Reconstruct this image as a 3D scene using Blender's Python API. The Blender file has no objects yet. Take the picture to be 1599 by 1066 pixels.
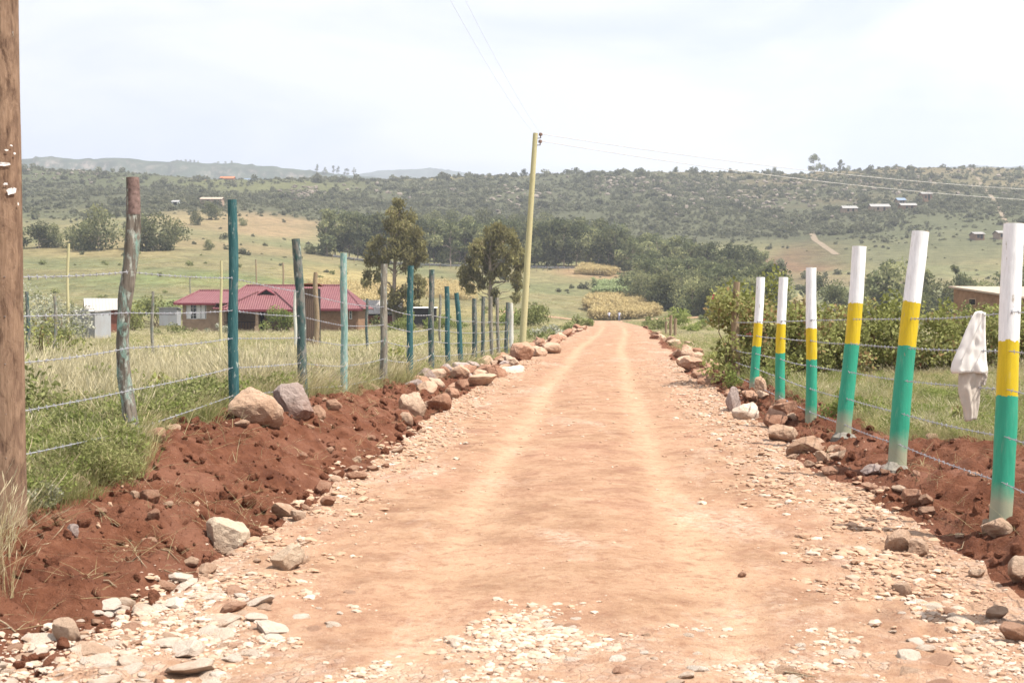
import bpy, bmesh, math, random
import numpy as np
from mathutils import Vector, Matrix

random.seed(7)
RS = np.random.RandomState(11)
C = bpy.context.scene.collection
R = math.radians

# ------------------------------------------------------------------ camera, sky, sun, exposure
FPX = 2000.0                      # focal length in photograph pixels (1599 wide)
CX, CY = 799.5, 533.0
CAMZ = 1.5
TH = math.atan(47.0 / FPX)        # the lens looks slightly down
cam_d = bpy.data.cameras.new('camera')
cam = bpy.data.objects.new('camera', cam_d)
C.objects.link(cam)
cam.location = (0, 0, CAMZ)
cam.rotation_euler = (math.pi / 2 - TH, 0, 0)
cam_d.sensor_width = 36.0
cam_d.lens = 36.0 * FPX / 1599.0
cam_d.clip_start = 0.1
cam_d.clip_end = 9000
cam_d.dof.use_dof = True
cam_d.dof.focus_distance = 17.0
cam_d.dof.aperture_fstop = 6.3
bpy.context.scene.camera = cam

SUN_EL, SUN_AZ = R(62), R(112)    # azimuth clockwise from +Y: the sun is high on the right, a little behind
world = bpy.data.worlds.new('World')
bpy.context.scene.world = world
world.use_nodes = True
wn, wl = world.node_tree.nodes, world.node_tree.links
wn.clear()
w_out = wn.new('ShaderNodeOutputWorld')
w_bg = wn.new('ShaderNodeBackground')
w_sky = wn.new('ShaderNodeTexSky')
w_sky.sky_type = 'NISHITA'
w_sky.sun_disc = False
w_sky.sun_elevation = SUN_EL
w_sky.sun_rotation = SUN_AZ
w_sky.air_density = 1.0
w_sky.dust_density = 2.0
w_tc = wn.new('ShaderNodeTexCoord')
w_map = wn.new('ShaderNodeMapping')
w_map.inputs['Scale'].default_value = (1.0, 1.0, 3.2)
w_no = wn.new('ShaderNodeTexNoise')
w_no.inputs['Scale'].default_value = 3.4
w_no.inputs['Detail'].default_value = 7
w_no.inputs['Roughness'].default_value = 0.52
w_no.inputs['Distortion'].default_value = 0.4
w_rmp = wn.new('ShaderNodeValToRGB')
w_rmp.color_ramp.elements[0].position = 0.40
w_rmp.color_ramp.elements[0].color = (6.55, 7.2, 8.9, 1)
w_rmp.color_ramp.elements[1].position = 0.58
w_rmp.color_ramp.elements[1].color = (9.5, 9.6, 9.8, 1)
w_mix = wn.new('ShaderNodeMixRGB')
w_mix.inputs['Fac'].default_value = 0.90
wl.new(w_tc.outputs['Generated'], w_map.inputs['Vector'])
wl.new(w_map.outputs['Vector'], w_no.inputs['Vector'])
wl.new(w_no.outputs['Fac'], w_rmp.inputs['Fac'])
wl.new(w_sky.outputs['Color'], w_mix.inputs['Color1'])
wl.new(w_rmp.outputs['Color'], w_mix.inputs['Color2'])
wl.new(w_mix.outputs['Color'], w_bg.inputs['Color'])
w_bg.inputs['Strength'].default_value = 0.0515
wl.new(w_bg.outputs['Background'], w_out.inputs['Surface'])

sun_d = bpy.data.lights.new('sun', 'SUN')
sun_d.energy = 4.2
sun_d.angle = R(0.6)
sun_d.color = (1.0, 0.95, 0.87)
sun = bpy.data.objects.new('sun', sun_d)
C.objects.link(sun)
sdir = Vector((math.cos(SUN_EL) * math.sin(SUN_AZ), math.cos(SUN_EL) * math.cos(SUN_AZ), math.sin(SUN_EL)))
sun.rotation_euler = sdir.to_track_quat('Z', 'Y').to_euler()
sun.location = (30, -20, 60)

sc = bpy.context.scene
sc.view_settings.view_transform = 'Standard'
sc.view_settings.look = 'None'
sc.view_settings.gamma = 1
sc.view_settings.use_curve_mapping = False
sc.view_settings.exposure = 1.27
sc.cycles.use_denoising = True
sc.cycles.max_bounces = 6
sc.cycles.diffuse_bounces = 3
sc.cycles.volume_bounces = 0
sc.cycles.transmission_bounces = 3

# ------------------------------------------------------------------ helpers: noise, projection, meshes
def _hash(ix, iy, iz, seed):
    h = (ix * 374761393 + iy * 668265263 + iz * 2147483647 + seed * 1274126177) & 0xFFFFFFFF
    h = ((h ^ (h >> 13)) * 1274126177) & 0xFFFFFFFF
    h = ((h ^ (h >> 16)) * 2246822519) & 0xFFFFFFFF
    return ((h ^ (h >> 15)) & 0xFFFF) / 32767.5 - 1.0

def vnoise(x, y, z=0.0, seed=0):
    x, y, z = np.broadcast_arrays(np.asarray(x, float), np.asarray(y, float), np.asarray(z, float))
    fx, fy, fz = np.floor(x), np.floor(y), np.floor(z)
    ix, iy, iz = fx.astype(np.int64), fy.astype(np.int64), fz.astype(np.int64)
    tx, ty, tz = x - fx, y - fy, z - fz
    tx = tx * tx * tx * (tx * (tx * 6 - 15) + 10); ty = ty * ty * ty * (ty * (ty * 6 - 15) + 10); tz = tz * tz * (3 - 2 * tz)
    def L(dz):
        a = _hash(ix, iy, iz + dz, seed); b = _hash(ix + 1, iy, iz + dz, seed)
        c = _hash(ix, iy + 1, iz + dz, seed); d = _hash(ix + 1, iy + 1, iz + dz, seed)
        return (a + (b - a) * tx) * (1 - ty) + (c + (d - c) * tx) * ty
    if np.all(tz == 0):
        return L(0)
    return L(0) * (1 - tz) + L(1) * tz

def fbm(x, y, z=0.0, seed=0, oct=4, gain=0.5):
    s, a, n = 0.0, 1.0, 0.0
    for k in range(oct):
        f = 2.03 ** k
        s = s + a * vnoise(np.asarray(x) * f + 17.3 * k, np.asarray(y) * f + 5.1 * k, np.asarray(z) * f, seed + k)
        n += a; a *= gain
    return s / n

def ss(t):
    t = np.clip(t, 0, 1)
    return t * t * (3 - 2 * t)

def P(px, py, Y):
    """World point seen at photograph pixel (px, py) at distance Y along the view."""
    u, v = (px - CX) / FPX, (CY - py) / FPX
    t = Y / (math.cos(TH) + v * math.sin(TH))
    return Vector((u * t, Y, CAMZ + t * (-math.sin(TH) + v * math.cos(TH))))

def mesh_from(name, V, faces, mats=(), smooth=False, midx=None, attrs=None, corner=None):
    """faces: list of int arrays, each (M, k)."""
    me = bpy.data.meshes.new(name)
    V = np.asarray(V, np.float32).reshape(-1, 3)
    faces = [np.asarray(f, np.int32) for f in faces if len(f)]
    me.vertices.add(len(V))
    me.vertices.foreach_set('co', V.ravel())
    if faces:
        loops = np.concatenate([f.ravel() for f in faces])
        tot = np.concatenate([np.full(len(f), f.shape[1], np.int32) for f in faces])
        start = np.concatenate([[0], np.cumsum(tot)[:-1]]).astype(np.int32)
        me.loops.add(len(loops)); me.loops.foreach_set('vertex_index', loops)
        me.polygons.add(len(tot)); me.polygons.foreach_set('loop_start', start)
        me.polygons.foreach_set('use_smooth', np.full(len(tot), bool(smooth)))
        if midx is not None:
            me.polygons.foreach_set('material_index', np.asarray(midx, np.int32))
    for m in mats:
        me.materials.append(m)
    if attrs:
        for k, a in attrs.items():
            a = np.asarray(a, np.float32)
            if a.ndim == 1:
                at = me.attributes.new(k, 'FLOAT', 'POINT'); at.data.foreach_set('value', a)
            else:
                at = me.attributes.new(k, 'FLOAT_COLOR', 'POINT')
                if a.shape[1] == 3:
                    a = np.concatenate([a, np.ones((len(a), 1), np.float32)], 1)
                at.data.foreach_set('color', a.ravel())
    me.update(calc_edges=True)
    return me

def link(name, me, parent=None, loc=(0, 0, 0)):
    o = bpy.data.objects.new(name, me)
    C.objects.link(o)
    o.location = loc
    if parent is not None:
        o.parent = parent
    return o

def tag(o, label=None, cat=None, group=None, kind=None):
    if label: o['label'] = label
    if cat: o['category'] = cat
    if group: o['group'] = group
    if kind: o['kind'] = kind
    return o

def thing(name, label, cat, loc=(0, 0, 0), rz=0, group=None):
    o = bpy.data.objects.new(name, None)
    o.empty_display_size = 0.2
    C.objects.link(o)
    o.location = loc; o.rotation_euler = (0, 0, rz)
    return tag(o, label, cat, group)

def copy_tree(o, parent=None):
    c = o.copy(); C.objects.link(c); c.parent = parent
    for ch in list(o.children):
        copy_tree(ch, c)
    return c

class MB:
    """Collects shapes for ONE mesh; several materials by index."""
    def __init__(s):
        s.v, s.f, s.m, s.n = [], {3: [], 4: []}, {3: [], 4: []}, 0
        s.a = []
    def add(s, V, F, m=0, val=0.0):
        V = np.asarray(V, float).reshape(-1, 3)
        F = np.asarray(F, int)
        s.v.append(V); s.a.append(np.full(len(V), val) if np.isscalar(val) else np.asarray(val, float))
        s.f[F.shape[1]].append(F + s.n); s.m[F.shape[1]].append(np.full(len(F), m))
        s.n += len(V)
    def box(s, c, size, m=0, rz=0.0, val=0.0):
        x, y, z = [k / 2 for k in size]
        V = np.array([[-x, -y, -z], [x, -y, -z], [x, y, -z], [-x, y, -z], [-x, -y, z], [x, -y, z], [x, y, z], [-x, y, z]])
        ca, sa = math.cos(rz), math.sin(rz)
        V = V @ np.array([[ca, sa, 0], [-sa, ca, 0], [0, 0, 1]]) + np.array(c)
        s.add(V, [[0, 3, 2, 1], [4, 5, 6, 7], [0, 1, 5, 4], [1, 2, 6, 5], [2, 3, 7, 6], [3, 0, 4, 7]], m, val)
    def tube(s, pts, rad, sides=8, m=0, cap=True, wob=0.0, seed=0, val=None):
        pts = np.array([list(p) for p in pts], float)
        n = len(pts)
        rad = np.full(n, rad, float) if np.isscalar(rad) else np.asarray(rad, float)
        tan = np.gradient(pts, axis=0)
        tan /= np.linalg.norm(tan, axis=1)[:, None] + 1e-9
        ref = np.array([0, 1.0, 0]) if abs(tan[:, 1]).mean() < 0.8 else np.array([1.0, 0, 0])
        nx = np.cross(tan, ref); nx /= np.linalg.norm(nx, axis=1)[:, None] + 1e-9
        ny = np.cross(tan, nx)
        a = np.arange(sides) * 2 * math.pi / sides
        rr = rad[:, None] * np.ones(sides)[None]
        if wob:
            rr = rr * (1 + wob * fbm(np.cos(a)[None] * 1.3 + seed, np.sin(a)[None] * 1.3, np.arange(n)[:, None] * 0.45, seed, 2))
        V = pts[:, None] + (nx[:, None] * np.cos(a)[None, :, None] + ny[:, None] * np.sin(a)[None, :, None]) * rr[..., None]
        i = np.arange(n - 1)[:, None] * sides; j = np.arange(sides)[None]; k = (j + 1) % sides
        F = np.stack([i + j, i + k, i + sides + k, i + sides + j], -1).reshape(-1, 4)
        vv = np.linspace(0, 1, n) if val is None else (np.full(n, val) if np.isscalar(val) else np.asarray(val))
        s.add(V.reshape(-1, 3), F, m, np.repeat(vv, sides))
        if cap:
            for e in (0, n - 1):
                base = V[e]
                cen = base.mean(0)
                W = np.concatenate([base, [cen]])
                idx = np.arange(sides)
                T = np.stack([idx, (idx + 1) % sides, np.full(sides, sides)], -1)
                s.add(W, T, m, vv[e])
    def mesh(s, name, mats, smooth=False):
        V = np.concatenate(s.v)
        fs, ms = [], []
        for k in (3, 4):
            if s.f[k]:
                fs.append(np.concatenate(s.f[k])); ms.append(np.concatenate(s.m[k]))
        if not isinstance(mats, (list, tuple)): mats = [mats]
        return mesh_from(name, V, fs, mats, smooth, np.concatenate(ms), {'val': np.concatenate(s.a)})
    def build(s, name, mats, parent=None, smooth=False, loc=(0, 0, 0)):
        return link(name, s.mesh(name, mats, smooth), parent, loc)

def nth(k, word):
    return word if k == 0 else '%s %s' % ((['', 'second', 'third', 'fourth', 'fifth', 'sixth', 'seventh', 'eighth', 'ninth', 'tenth', 'eleventh', 'twelfth'] + ['%dth' % q for q in range(13, 90)])[k].replace('21th', '21st').replace('22th', '22nd').replace('23th', '23rd').replace('31th', '31st').replace('32th', '32nd').replace('33th', '33rd'), word)

# ------------------------------------------------------------------ materials
class NT:
    def __init__(s, name):
        s.mat = bpy.data.materials.new(name); s.mat.use_nodes = True
        s.t = s.mat.node_tree; s.t.nodes.clear()
        s.out = s.t.nodes.new('ShaderNodeOutputMaterial')
    def n(s, typ, **kw):
        nd = s.t.nodes.new(typ)
        for k, v in kw.items():
            if k in nd.inputs: s.set(nd.inputs[k], v)
            else: setattr(nd, k, v)
        return nd
    def set(s, inp, v):
        if hasattr(v, 'is_linked') or isinstance(v, bpy.types.NodeSocket): s.t.links.new(v, inp)
        else: inp.default_value = v
    def coord(s, which='Object', scale=(1, 1, 1)):
        tc = s.n('ShaderNodeTexCoord')
        mp = s.n('ShaderNodeMapping'); mp.inputs['Scale'].default_value = scale
        s.t.links.new(tc.outputs[which], mp.inputs['Vector'])
        return mp.outputs['Vector']
    def pos(s, scale=(1, 1, 1)):
        g = s.n('ShaderNodeNewGeometry')
        mp = s.n('ShaderNodeMapping'); mp.inputs['Scale'].default_value = scale
        s.t.links.new(g.outputs['Position'], mp.inputs['Vector'])
        return mp.outputs['Vector']
    def noise(s, vec, scale=1.0, detail=4.0, rough=0.55, dist=0.0):
        nd = s.n('ShaderNodeTexNoise')
        s.t.links.new(vec, nd.inputs['Vector'])
        nd.inputs['Scale'].default_value = scale; nd.inputs['Detail'].default_value = detail
        nd.inputs['Roughness'].default_value = rough; nd.inputs['Distortion'].default_value = dist
        return nd.outputs['Fac']
    def voro(s, vec, scale=1.0, feature='F1', out='Distance'):
        nd = s.n('ShaderNodeTexVoronoi'); nd.feature = feature
        s.t.links.new(vec, nd.inputs['Vector']); nd.inputs['Scale'].default_value = scale
        return nd.outputs[out]
    def attr(s, name, out='Fac'):
        nd = s.n('ShaderNodeAttribute'); nd.attribute_name = name
        return nd.outputs[out]
    def rand(s):
        return s.n('ShaderNodeObjectInfo').outputs['Random']
    def ramp(s, fac, stops, interp='LINEAR'):
        nd = s.n('ShaderNodeValToRGB'); cr = nd.color_ramp; cr.interpolation = interp
        while len(cr.elements) < len(stops): cr.elements.new(0.5)
        for e, (p, c) in zip(cr.elements, stops):
            e.position = p
            e.color = (c, c, c, 1) if np.isscalar(c) else (c[0], c[1], c[2], 1)
        s.t.links.new(fac, nd.inputs['Fac'])
        return nd.outputs['Color']
    def mix(s, fac, a, b, blend='MIX'):
        nd = s.n('ShaderNodeMixRGB'); nd.blend_type = blend
        for i, v in zip(nd.inputs, (fac, a, b)):
            if isinstance(v, bpy.types.NodeSocket): s.t.links.new(v, i)
            elif np.isscalar(v): i.default_value = v if i.type == 'VALUE' else (v, v, v, 1)
            else: i.default_value = (v[0], v[1], v[2], 1)
        return nd.outputs['Color']
    def math(s, op, a, b=0.0, clamp=False):
        nd = s.n('ShaderNodeMath'); nd.operation = op; nd.use_clamp = clamp
        for i, v in zip(nd.inputs, (a, b)):
            if isinstance(v, bpy.types.NodeSocket): s.t.links.new(v, i)
            else: i.default_value = v
        return nd.outputs['Value']
    def bump(s, h, strength=0.5, dist=0.02, normal=None):
        nd = s.n('ShaderNodeBump'); nd.inputs['Strength'].default_value = strength; nd.inputs['Distance'].default_value = dist
        s.t.links.new(h, nd.inputs['Height'])
        if normal is not None: s.t.links.new(normal, nd.inputs['Normal'])
        return nd.outputs['Normal']
    def finish(s, color, rough=0.9, normal=None, spec=0.25, metal=0.0):
        b = s.n('ShaderNodeBsdfPrincipled')
        for k, v in (('Base Color', color), ('Roughness', rough), ('Specular IOR Level', spec), ('Metallic', metal)):
            if isinstance(v, bpy.types.NodeSocket): s.t.links.new(v, b.inputs[k])
            elif k == 'Base Color': b.inputs[k].default_value = (v[0], v[1], v[2], 1)
            else: b.inputs[k].default_value = v
        if normal is not None: s.t.links.new(normal, b.inputs['Normal'])
        s.t.links.new(b.outputs['BSDF'], s.out.inputs['Surface'])
        return s.mat
    def finish_leaf(s, color, trans=0.35):
        d = s.n('ShaderNodeBsdfDiffuse'); t = s.n('ShaderNodeBsdfTranslucent'); m = s.n('ShaderNodeMixShader')
        for b in (d, t):
            if isinstance(color, bpy.types.NodeSocket): s.t.links.new(color, b.inputs['Color'])
            else: b.inputs['Color'].default_value = (color[0], color[1], color[2], 1)
        m.inputs['Fac'].default_value = trans
        s.t.links.new(d.outputs[0], m.inputs[1]); s.t.links.new(t.outputs[0], m.inputs[2])
        s.t.links.new(m.outputs[0], s.out.inputs['Surface'])
        return s.mat

def mul(c, k): return tuple(x * k for x in c)

def leaf_mat(name, stops, trans=0.35, rnd=0.35):
    t = NT(name)
    col = t.ramp(t.attr('val'), stops)
    f = t.ramp(t.rand(), [(0, 1 - rnd), (1, 1 + rnd)])
    # (values above one are fine in a multiply)
    return t.finish_leaf(t.mix(1.0, col, f, 'MULTIPLY'), trans)

def soil_mat():
    t = NT('red_soil')
    v = t.pos()
    n1 = t.noise(v, 1.3, 5, 0.6); n2 = t.noise(v, 9, 6, 0.65); n3 = t.noise(v, 45, 4, 0.7); n4 = t.noise(v, 160, 2, 0.6)
    c = t.ramp(n2, [(0.30, (0.098, 0.036, 0.019)), (0.52, (0.155, 0.060, 0.033)), (0.75, (0.23, 0.102, 0.060))])
    c = t.mix(t.ramp(n1, [(0.48, 0.0), (0.66, 0.75)]), c, (0.24, 0.110, 0.070))
    c = t.mix(t.ramp(n1, [(0.30, 0.6), (0.46, 0.0)]), c, (0.082, 0.029, 0.017))
    c = t.mix(t.ramp(n3, [(0.62, 0.0), (0.78, 0.35)]), c, (0.36, 0.20, 0.13))
    h = t.math('ADD', t.math('MULTIPLY', n3, 0.8), t.math('MULTIPLY', n4, 0.35))
    h = t.math('ADD', h, t.math('MULTIPLY', t.noise(v, 22, 6, 0.75), 1.4))
    return t.finish(c, 0.95, t.bump(h, 0.85, 0.032), 0.1)

def road_mat():
    t = NT('murram_road')
    v = t.pos(); vl = t.pos((1.0, 0.35, 1.0))
    big = t.noise(v, 0.55, 5, 0.6); mid = t.noise(v, 2.6, 6, 0.62); fine = t.noise(v, 26, 5, 0.7); fin2 = t.noise(v, 110, 3, 0.7)
    c = t.ramp(mid, [(0.28, (0.205, 0.112, 0.068)), (0.47, (0.298, 0.180, 0.110)), (0.70, (0.38, 0.247, 0.158))])
    c = t.mix(t.ramp(big, [(0.42, 0.0), (0.70, 0.55)]), c, (0.38, 0.22, 0.145))
    c = t.mix(t.ramp(t.noise(v, 1.15, 6, 0.7, 0.5), [(0.34, 0.6), (0.45, 0.0)]), c, (0.205, 0.100, 0.066))
    trk = t.math('MULTIPLY', t.attr('track'), t.ramp(t.noise(v, 1.5, 5, 0.6), [(0.25, 0.25), (0.62, 1.0)]))
    c = t.mix(t.math('MULTIPLY', trk, 0.76), c, (0.46, 0.305, 0.195))
    pt = t.math('MULTIPLY', t.ramp(t.noise(vl, 0.9, 6, 0.66, 0.4), [(0.54, 0.0), (0.64, 1.0)]), t.ramp(t.noise(v, 17, 5, 0.75), [(0.40, 0.0), (0.60, 0.75)]))
    c = t.mix(pt, c, (0.47, 0.36, 0.275))
    grav = t.math('MULTIPLY', t.attr('gravel'), t.ramp(t.noise(v, 3.4, 6, 0.7), [(0.40, 0.0), (0.58, 1.0)]))
    vo = t.voro(v, 20, 'F1', 'Color'); vd = t.voro(v, 20, 'DISTANCE_TO_EDGE')
    st = t.ramp(vo, [(0.0, (0.36, 0.225, 0.15)), (0.55, (0.46, 0.335, 0.25)), (1.0, (0.54, 0.46, 0.39))])
    c = t.mix(t.math('MULTIPLY', grav, 0.75), c, st)
    sp8 = t.noise(v, 9.0, 6, 0.72); spk = t.noise(v, 70, 3, 0.6)
    c = t.mix(t.ramp(sp8, [(0.34, 0.55), (0.50, 0.0)]), c, (0.19, 0.088, 0.054))
    c = t.mix(t.ramp(sp8, [(0.56, 0.0), (0.72, 0.45)]), c, (0.44, 0.29, 0.20))
    c = t.mix(t.ramp(fine, [(0.32, 0.45), (0.46, 0.0)]), c, (0.19, 0.094, 0.062))
    c = t.mix(t.ramp(spk, [(0.66, 0.0), (0.72, 0.55)]), c, (0.55, 0.43, 0.34))
    c = t.mix(t.ramp(spk, [(0.26, 0.6), (0.33, 0.0)]), c, (0.11, 0.055, 0.038))
    c = t.mix(t.ramp(fine, [(0.60, 0.0), (0.74, 0.5)]), c, (0.50, 0.36, 0.26))
    h = t.math('ADD', t.math('MULTIPLY', fine, 1.3), t.math('MULTIPLY', fin2, 0.35))
    h = t.math('ADD', h, t.math('MULTIPLY', t.math('MULTIPLY', grav, t.math('MINIMUM', vd, 0.15)), 6.0))
    return t.finish(c, 0.95, t.bump(h, 0.85, 0.016), 0.1)

def field_mat():
    t = NT('field_soil')
    v = t.pos()
    n1 = t.noise(v, 0.5, 5, 0.6); n2 = t.noise(v, 6, 5, 0.7)
    c = t.ramp(n2, [(0.3, (0.085, 0.075, 0.032)), (0.6, (0.20, 0.165, 0.075))])
    c = t.mix(t.ramp(n1, [(0.45, 0.0), (0.7, 0.6)]), c, (0.25, 0.19, 0.10))
    return t.finish(c, 0.95, t.bump(n2, 0.8, 0.05), 0.1)

def terrain_mat():
    t = NT('valley_vegetation')
    v = t.pos()
    base = t.attr('tint', 'Color')
    n1 = t.noise(v, 0.035, 6, 0.62); n2 = t.noise(t.pos((0.25, 0.25, 0.8)), 1.0, 5, 0.7); n3 = t.noise(v, 1.3, 4, 0.7)
    c = t.mix(t.ramp(n1, [(0.35, 0.30), (0.65, 0.0)]), base, (0.055, 0.062, 0.03))
    c = t.mix(1.0, c, t.ramp(n2, [(0.30, 0.62), (0.70, 1.36)]), 'MULTIPLY')
    c = t.mix(1.0, c, t.ramp(n3, [(0.30, 0.75), (0.70, 1.25)]), 'MULTIPLY')
    return t.finish(c, 0.95, t.bump(n3, 0.8, 0.5), 0.05)

def rock_mat(name, stops, stain=(0.22, 0.085, 0.045), amt=0.55):
    t = NT(name)
    v = t.coord('Object'); r = t.rand()
    off = t.n('ShaderNodeVectorMath'); off.operation = 'ADD'
    t.t.links.new(v, off.inputs[0])
    cb = t.n('ShaderNodeCombineXYZ'); t.t.links.new(t.math('MULTIPLY', r, 37.0), cb.inputs[0]); t.t.links.new(t.math('MULTIPLY', r, 11.0), cb.inputs[1])
    t.t.links.new(cb.outputs[0], off.inputs[1]); v2 = off.outputs[0]
    n1 = t.noise(v2, 1.6, 6, 0.65, 0.3); n2 = t.noise(v2, 7, 6, 0.72); n3 = t.noise(v2, 28, 4, 0.7)
    c = t.ramp(r, stops)
    c = t.mix(t.ramp(n1, [(0.40, 0.0), (0.62, 0.55)]), c, mul(stops[-1][1], 1.15))
    c = t.mix(t.ramp(n2, [(0.30, 0.50), (0.46, 0.0)]), c, mul(stops[0][1], 0.70))
    c = t.mix(t.ramp(n3, [(0.60, 0.0), (0.8, 0.35)]), c, (0.56, 0.48, 0.40))
    g = t.n('ShaderNodeTexCoord'); sp = t.n('ShaderNodeSeparateXYZ'); t.t.links.new(g.outputs['Object'], sp.inputs[0])
    low = t.math('ADD', sp.outputs['Z'], t.math('MULTIPLY', n1, 0.9))
    c = t.mix(t.ramp(low, [(0.05, amt), (0.55, 0.0)]), c, stain)
    h = t.math('ADD', n2, t.math('MULTIPLY', n3, 0.5))
    return t.finish(c, 0.92, t.bump(h, 0.75, 0.06), 0.15)

def wood_paint_mat(name, paint, paint2, wood, wood2, cover, white=0.15):
    """Flaking paint over weathered grey wood, streaked along the post."""
    t = NT(name)
    v = t.coord('Object', (1, 1, 0.13)); v1 = t.coord('Object', (1, 1, 0.4)); vf = t.coord('Object')
    s1 = t.noise(v, 26, 5, 0.65, 0.5); s2 = t.noise(v, 60, 4, 0.7); s3 = t.noise(v1, 11, 6, 0.7, 0.4); s4 = t.noise(vf, 60, 4, 0.7)
    w = t.mix(t.ramp(s1, [(0.35, 0.0), (0.65, 1.0)]), wood, wood2)
    w = t.mix(t.ramp(s2, [(0.30, 0.8), (0.42, 0.0)]), w, mul(wood, 0.35))
    p = t.mix(t.ramp(s2, [(0.35, 0.0), (0.7, 1.0)]), paint, paint2)
    f = t.ramp(s3, [(1 - cover - 0.08, 0.0), (1 - cover + 0.05, 1.0)])
    c = t.mix(f, w, p)
    c = t.mix(t.ramp(t.noise(v1, 17, 5, 0.75), [(0.66 - white, 0.0), (0.70 - white * 0.4, 0.75)]), c, (0.46, 0.50, 0.44))
    h = t.math('ADD', t.math('MULTIPLY', s1, 0.8), t.math('ADD', t.math('MULTIPLY', s2, 0.6), t.math('MULTIPLY', f, 0.25)))
    return t.finish(c, 0.8, t.bump(h, 0.7, 0.012), 0.2)

def band_mat():
    t = NT('banded_paint')
    v = t.coord('Object'); vl = t.coord('Object', (1, 1, 0.2))
    n = t.noise(v, 14, 4, 0.6); s = t.noise(vl, 30, 5, 0.7); d = t.noise(v, 7, 6, 0.7)
    h = t.math('ADD', t.attr('val'), t.math('MULTIPLY', t.math('SUBTRACT', t.math('ADD', n, t.math('MULTIPLY', s, 0.6)), 0.8), 0.045))
    c = t.ramp(h, [(0.0, (0.030, 0.30, 0.185)), (0.3333, (0.60, 0.43, 0.012)), (0.6666, (0.80, 0.80, 0.79))], 'CONSTANT')
    c = t.mix(t.ramp(s, [(0.55, 0.0), (0.85, 0.30)]), c, mul((0.5, 0.5, 0.4), 0.8))
    c = t.mix(1.0, c, t.ramp(t.noise(t.coord('Object', (1, 1, .06)), 55, 4, 0.7), [(0.3, 0.84), (0.7, 1.08)]), 'MULTIPLY')
    low = t.ramp(t.math('SUBTRACT', h, t.math('MULTIPLY', d, 0.11)), [(0.0, 0.8), (0.05, 0.0)])
    c = t.mix(low, c, (0.36, 0.31, 0.22))
    c = t.mix(t.ramp(t.noise(vl, 22, 6, 0.75), [(0.64, 0.0), (0.67, 0.7)]), c, (0.33, 0.26, 0.17))
    return t.finish(c, 0.55, t.bump(t.math('ADD', s, n), 0.25, 0.008), 0.3)

def simple_mat(name, col, rough=0.8, var=0.25, scale=6.0, spec=0.2, metal=0.0, bump=0.2):
    t = NT(name)
    v = t.coord('Object'); n = t.noise(v, scale, 5, 0.65)
    c = t.mix(1.0, col, t.ramp(n, [(0.25, 1 - var), (0.75, 1 + var)]), 'MULTIPLY')
    return t.finish(c, rough, t.bump(n, bump, 0.02), spec, metal)

def corrugated_mat(name, col, rust, amt=0.3, scale=22.0, rough=0.5, axis=0):
    t = NT(name)
    tc = t.n('ShaderNodeTexCoord'); sp = t.n('ShaderNodeSeparateXYZ'); t.t.links.new(tc.outputs['Object'], sp.inputs[0])
    wv = t.math('SINE', t.math('MULTIPLY', sp.outputs[axis], scale))
    n = t.noise(t.coord('Object', (1, 1, 0.4)), 1.2, 6, 0.7)
    c = t.mix(t.math('MULTIPLY', t.ramp(n, [(0.45, 0.0), (0.7, 1.0)]), amt), col, rust)
    return t.finish(c, rough, t.bump(wv, 0.5, 0.05), 0.4, 0.0)

M = {}
M['soil'] = soil_mat(); M['road'] = road_mat(); M['field'] = field_mat(); M['terrain'] = terrain_mat()
def grit_mat(name, a, b):
    t = NT(name)
    c = t.mix(t.rand(), a, b)
    c = t.mix(t.ramp(t.noise(t.coord('Object'), 2.2, 4, .6), [(.45, 0.0), (.7, .5)]), c, mul(a, .8))
    return t.finish(c, .95, None, .1)
M['grit_white'] = grit_mat('chalk_grit', (0.38, 0.27, 0.195), (0.52, 0.42, 0.335)); M['grit_tan'] = grit_mat('peach_grit', (0.345, 0.215, 0.14), (0.45, 0.30, 0.205)); M['grit_red'] = grit_mat('rusty_grit', (0.28, 0.15, 0.095), (0.38, 0.225, 0.15))
M['pale_track'] = simple_mat('pale_track', (.21, .165, .115), .95, .2, .3, .1)
M['rock_tan'] = rock_mat('tan_rock', [(0, (0.40, 0.245, 0.16)), (0.5, (0.49, 0.32, 0.215)), (1, (0.55, 0.40, 0.29))])
M['rock_red'] = rock_mat('rust_rock', [(0, (0.29, 0.145, 0.09)), (0.5, (0.38, 0.21, 0.135)), (1, (0.45, 0.28, 0.19))], amt=0.6)
M['rock_grey'] = rock_mat('grey_rock', [(0, (0.30, 0.225, 0.19)), (0.5, (0.38, 0.295, 0.26)), (1, (0.44, 0.35, 0.31))])
M['rock_white'] = rock_mat('chalk_stone', [(0, (0.54, 0.39, 0.28)), (0.45, (0.62, 0.49, 0.38)), (1, (0.70, 0.60, 0.50))], (0.40, 0.24, 0.155), 0.75)
M['rock_cream'] = rock_mat('cream_rock', [(0, (0.50, 0.35, 0.235)), (0.5, (0.56, 0.41, 0.29)), (1, (0.60, 0.48, 0.36))])
M['post_teal'] = wood_paint_mat('teal_paint', (0.022, 0.080, 0.085), (0.055, 0.135, 0.138), (0.11, 0.118, 0.105), (0.25, 0.26, 0.24), 0.62, 0.06)
M['post_dark'] = wood_paint_mat('dark_teal_paint', (0.030, 0.060, 0.058), (0.075, 0.125, 0.115), (0.11, 0.105, 0.09), (0.22, 0.21, 0.185), 0.50, 0.08)
M['post_mint'] = wood_paint_mat('mint_paint', (0.10, 0.24, 0.21), (0.34, 0.42, 0.38), (0.20, 0.20, 0.17), (0.36, 0.36, 0.31), 0.58, 0.14)
M['post_grey'] = wood_paint_mat('grey_wood', (0.04, 0.15, 0.13), (0.10, 0.22, 0.19), (0.13, 0.115, 0.09), (0.29, 0.265, 0.215), 0.36, 0.10)
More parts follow.
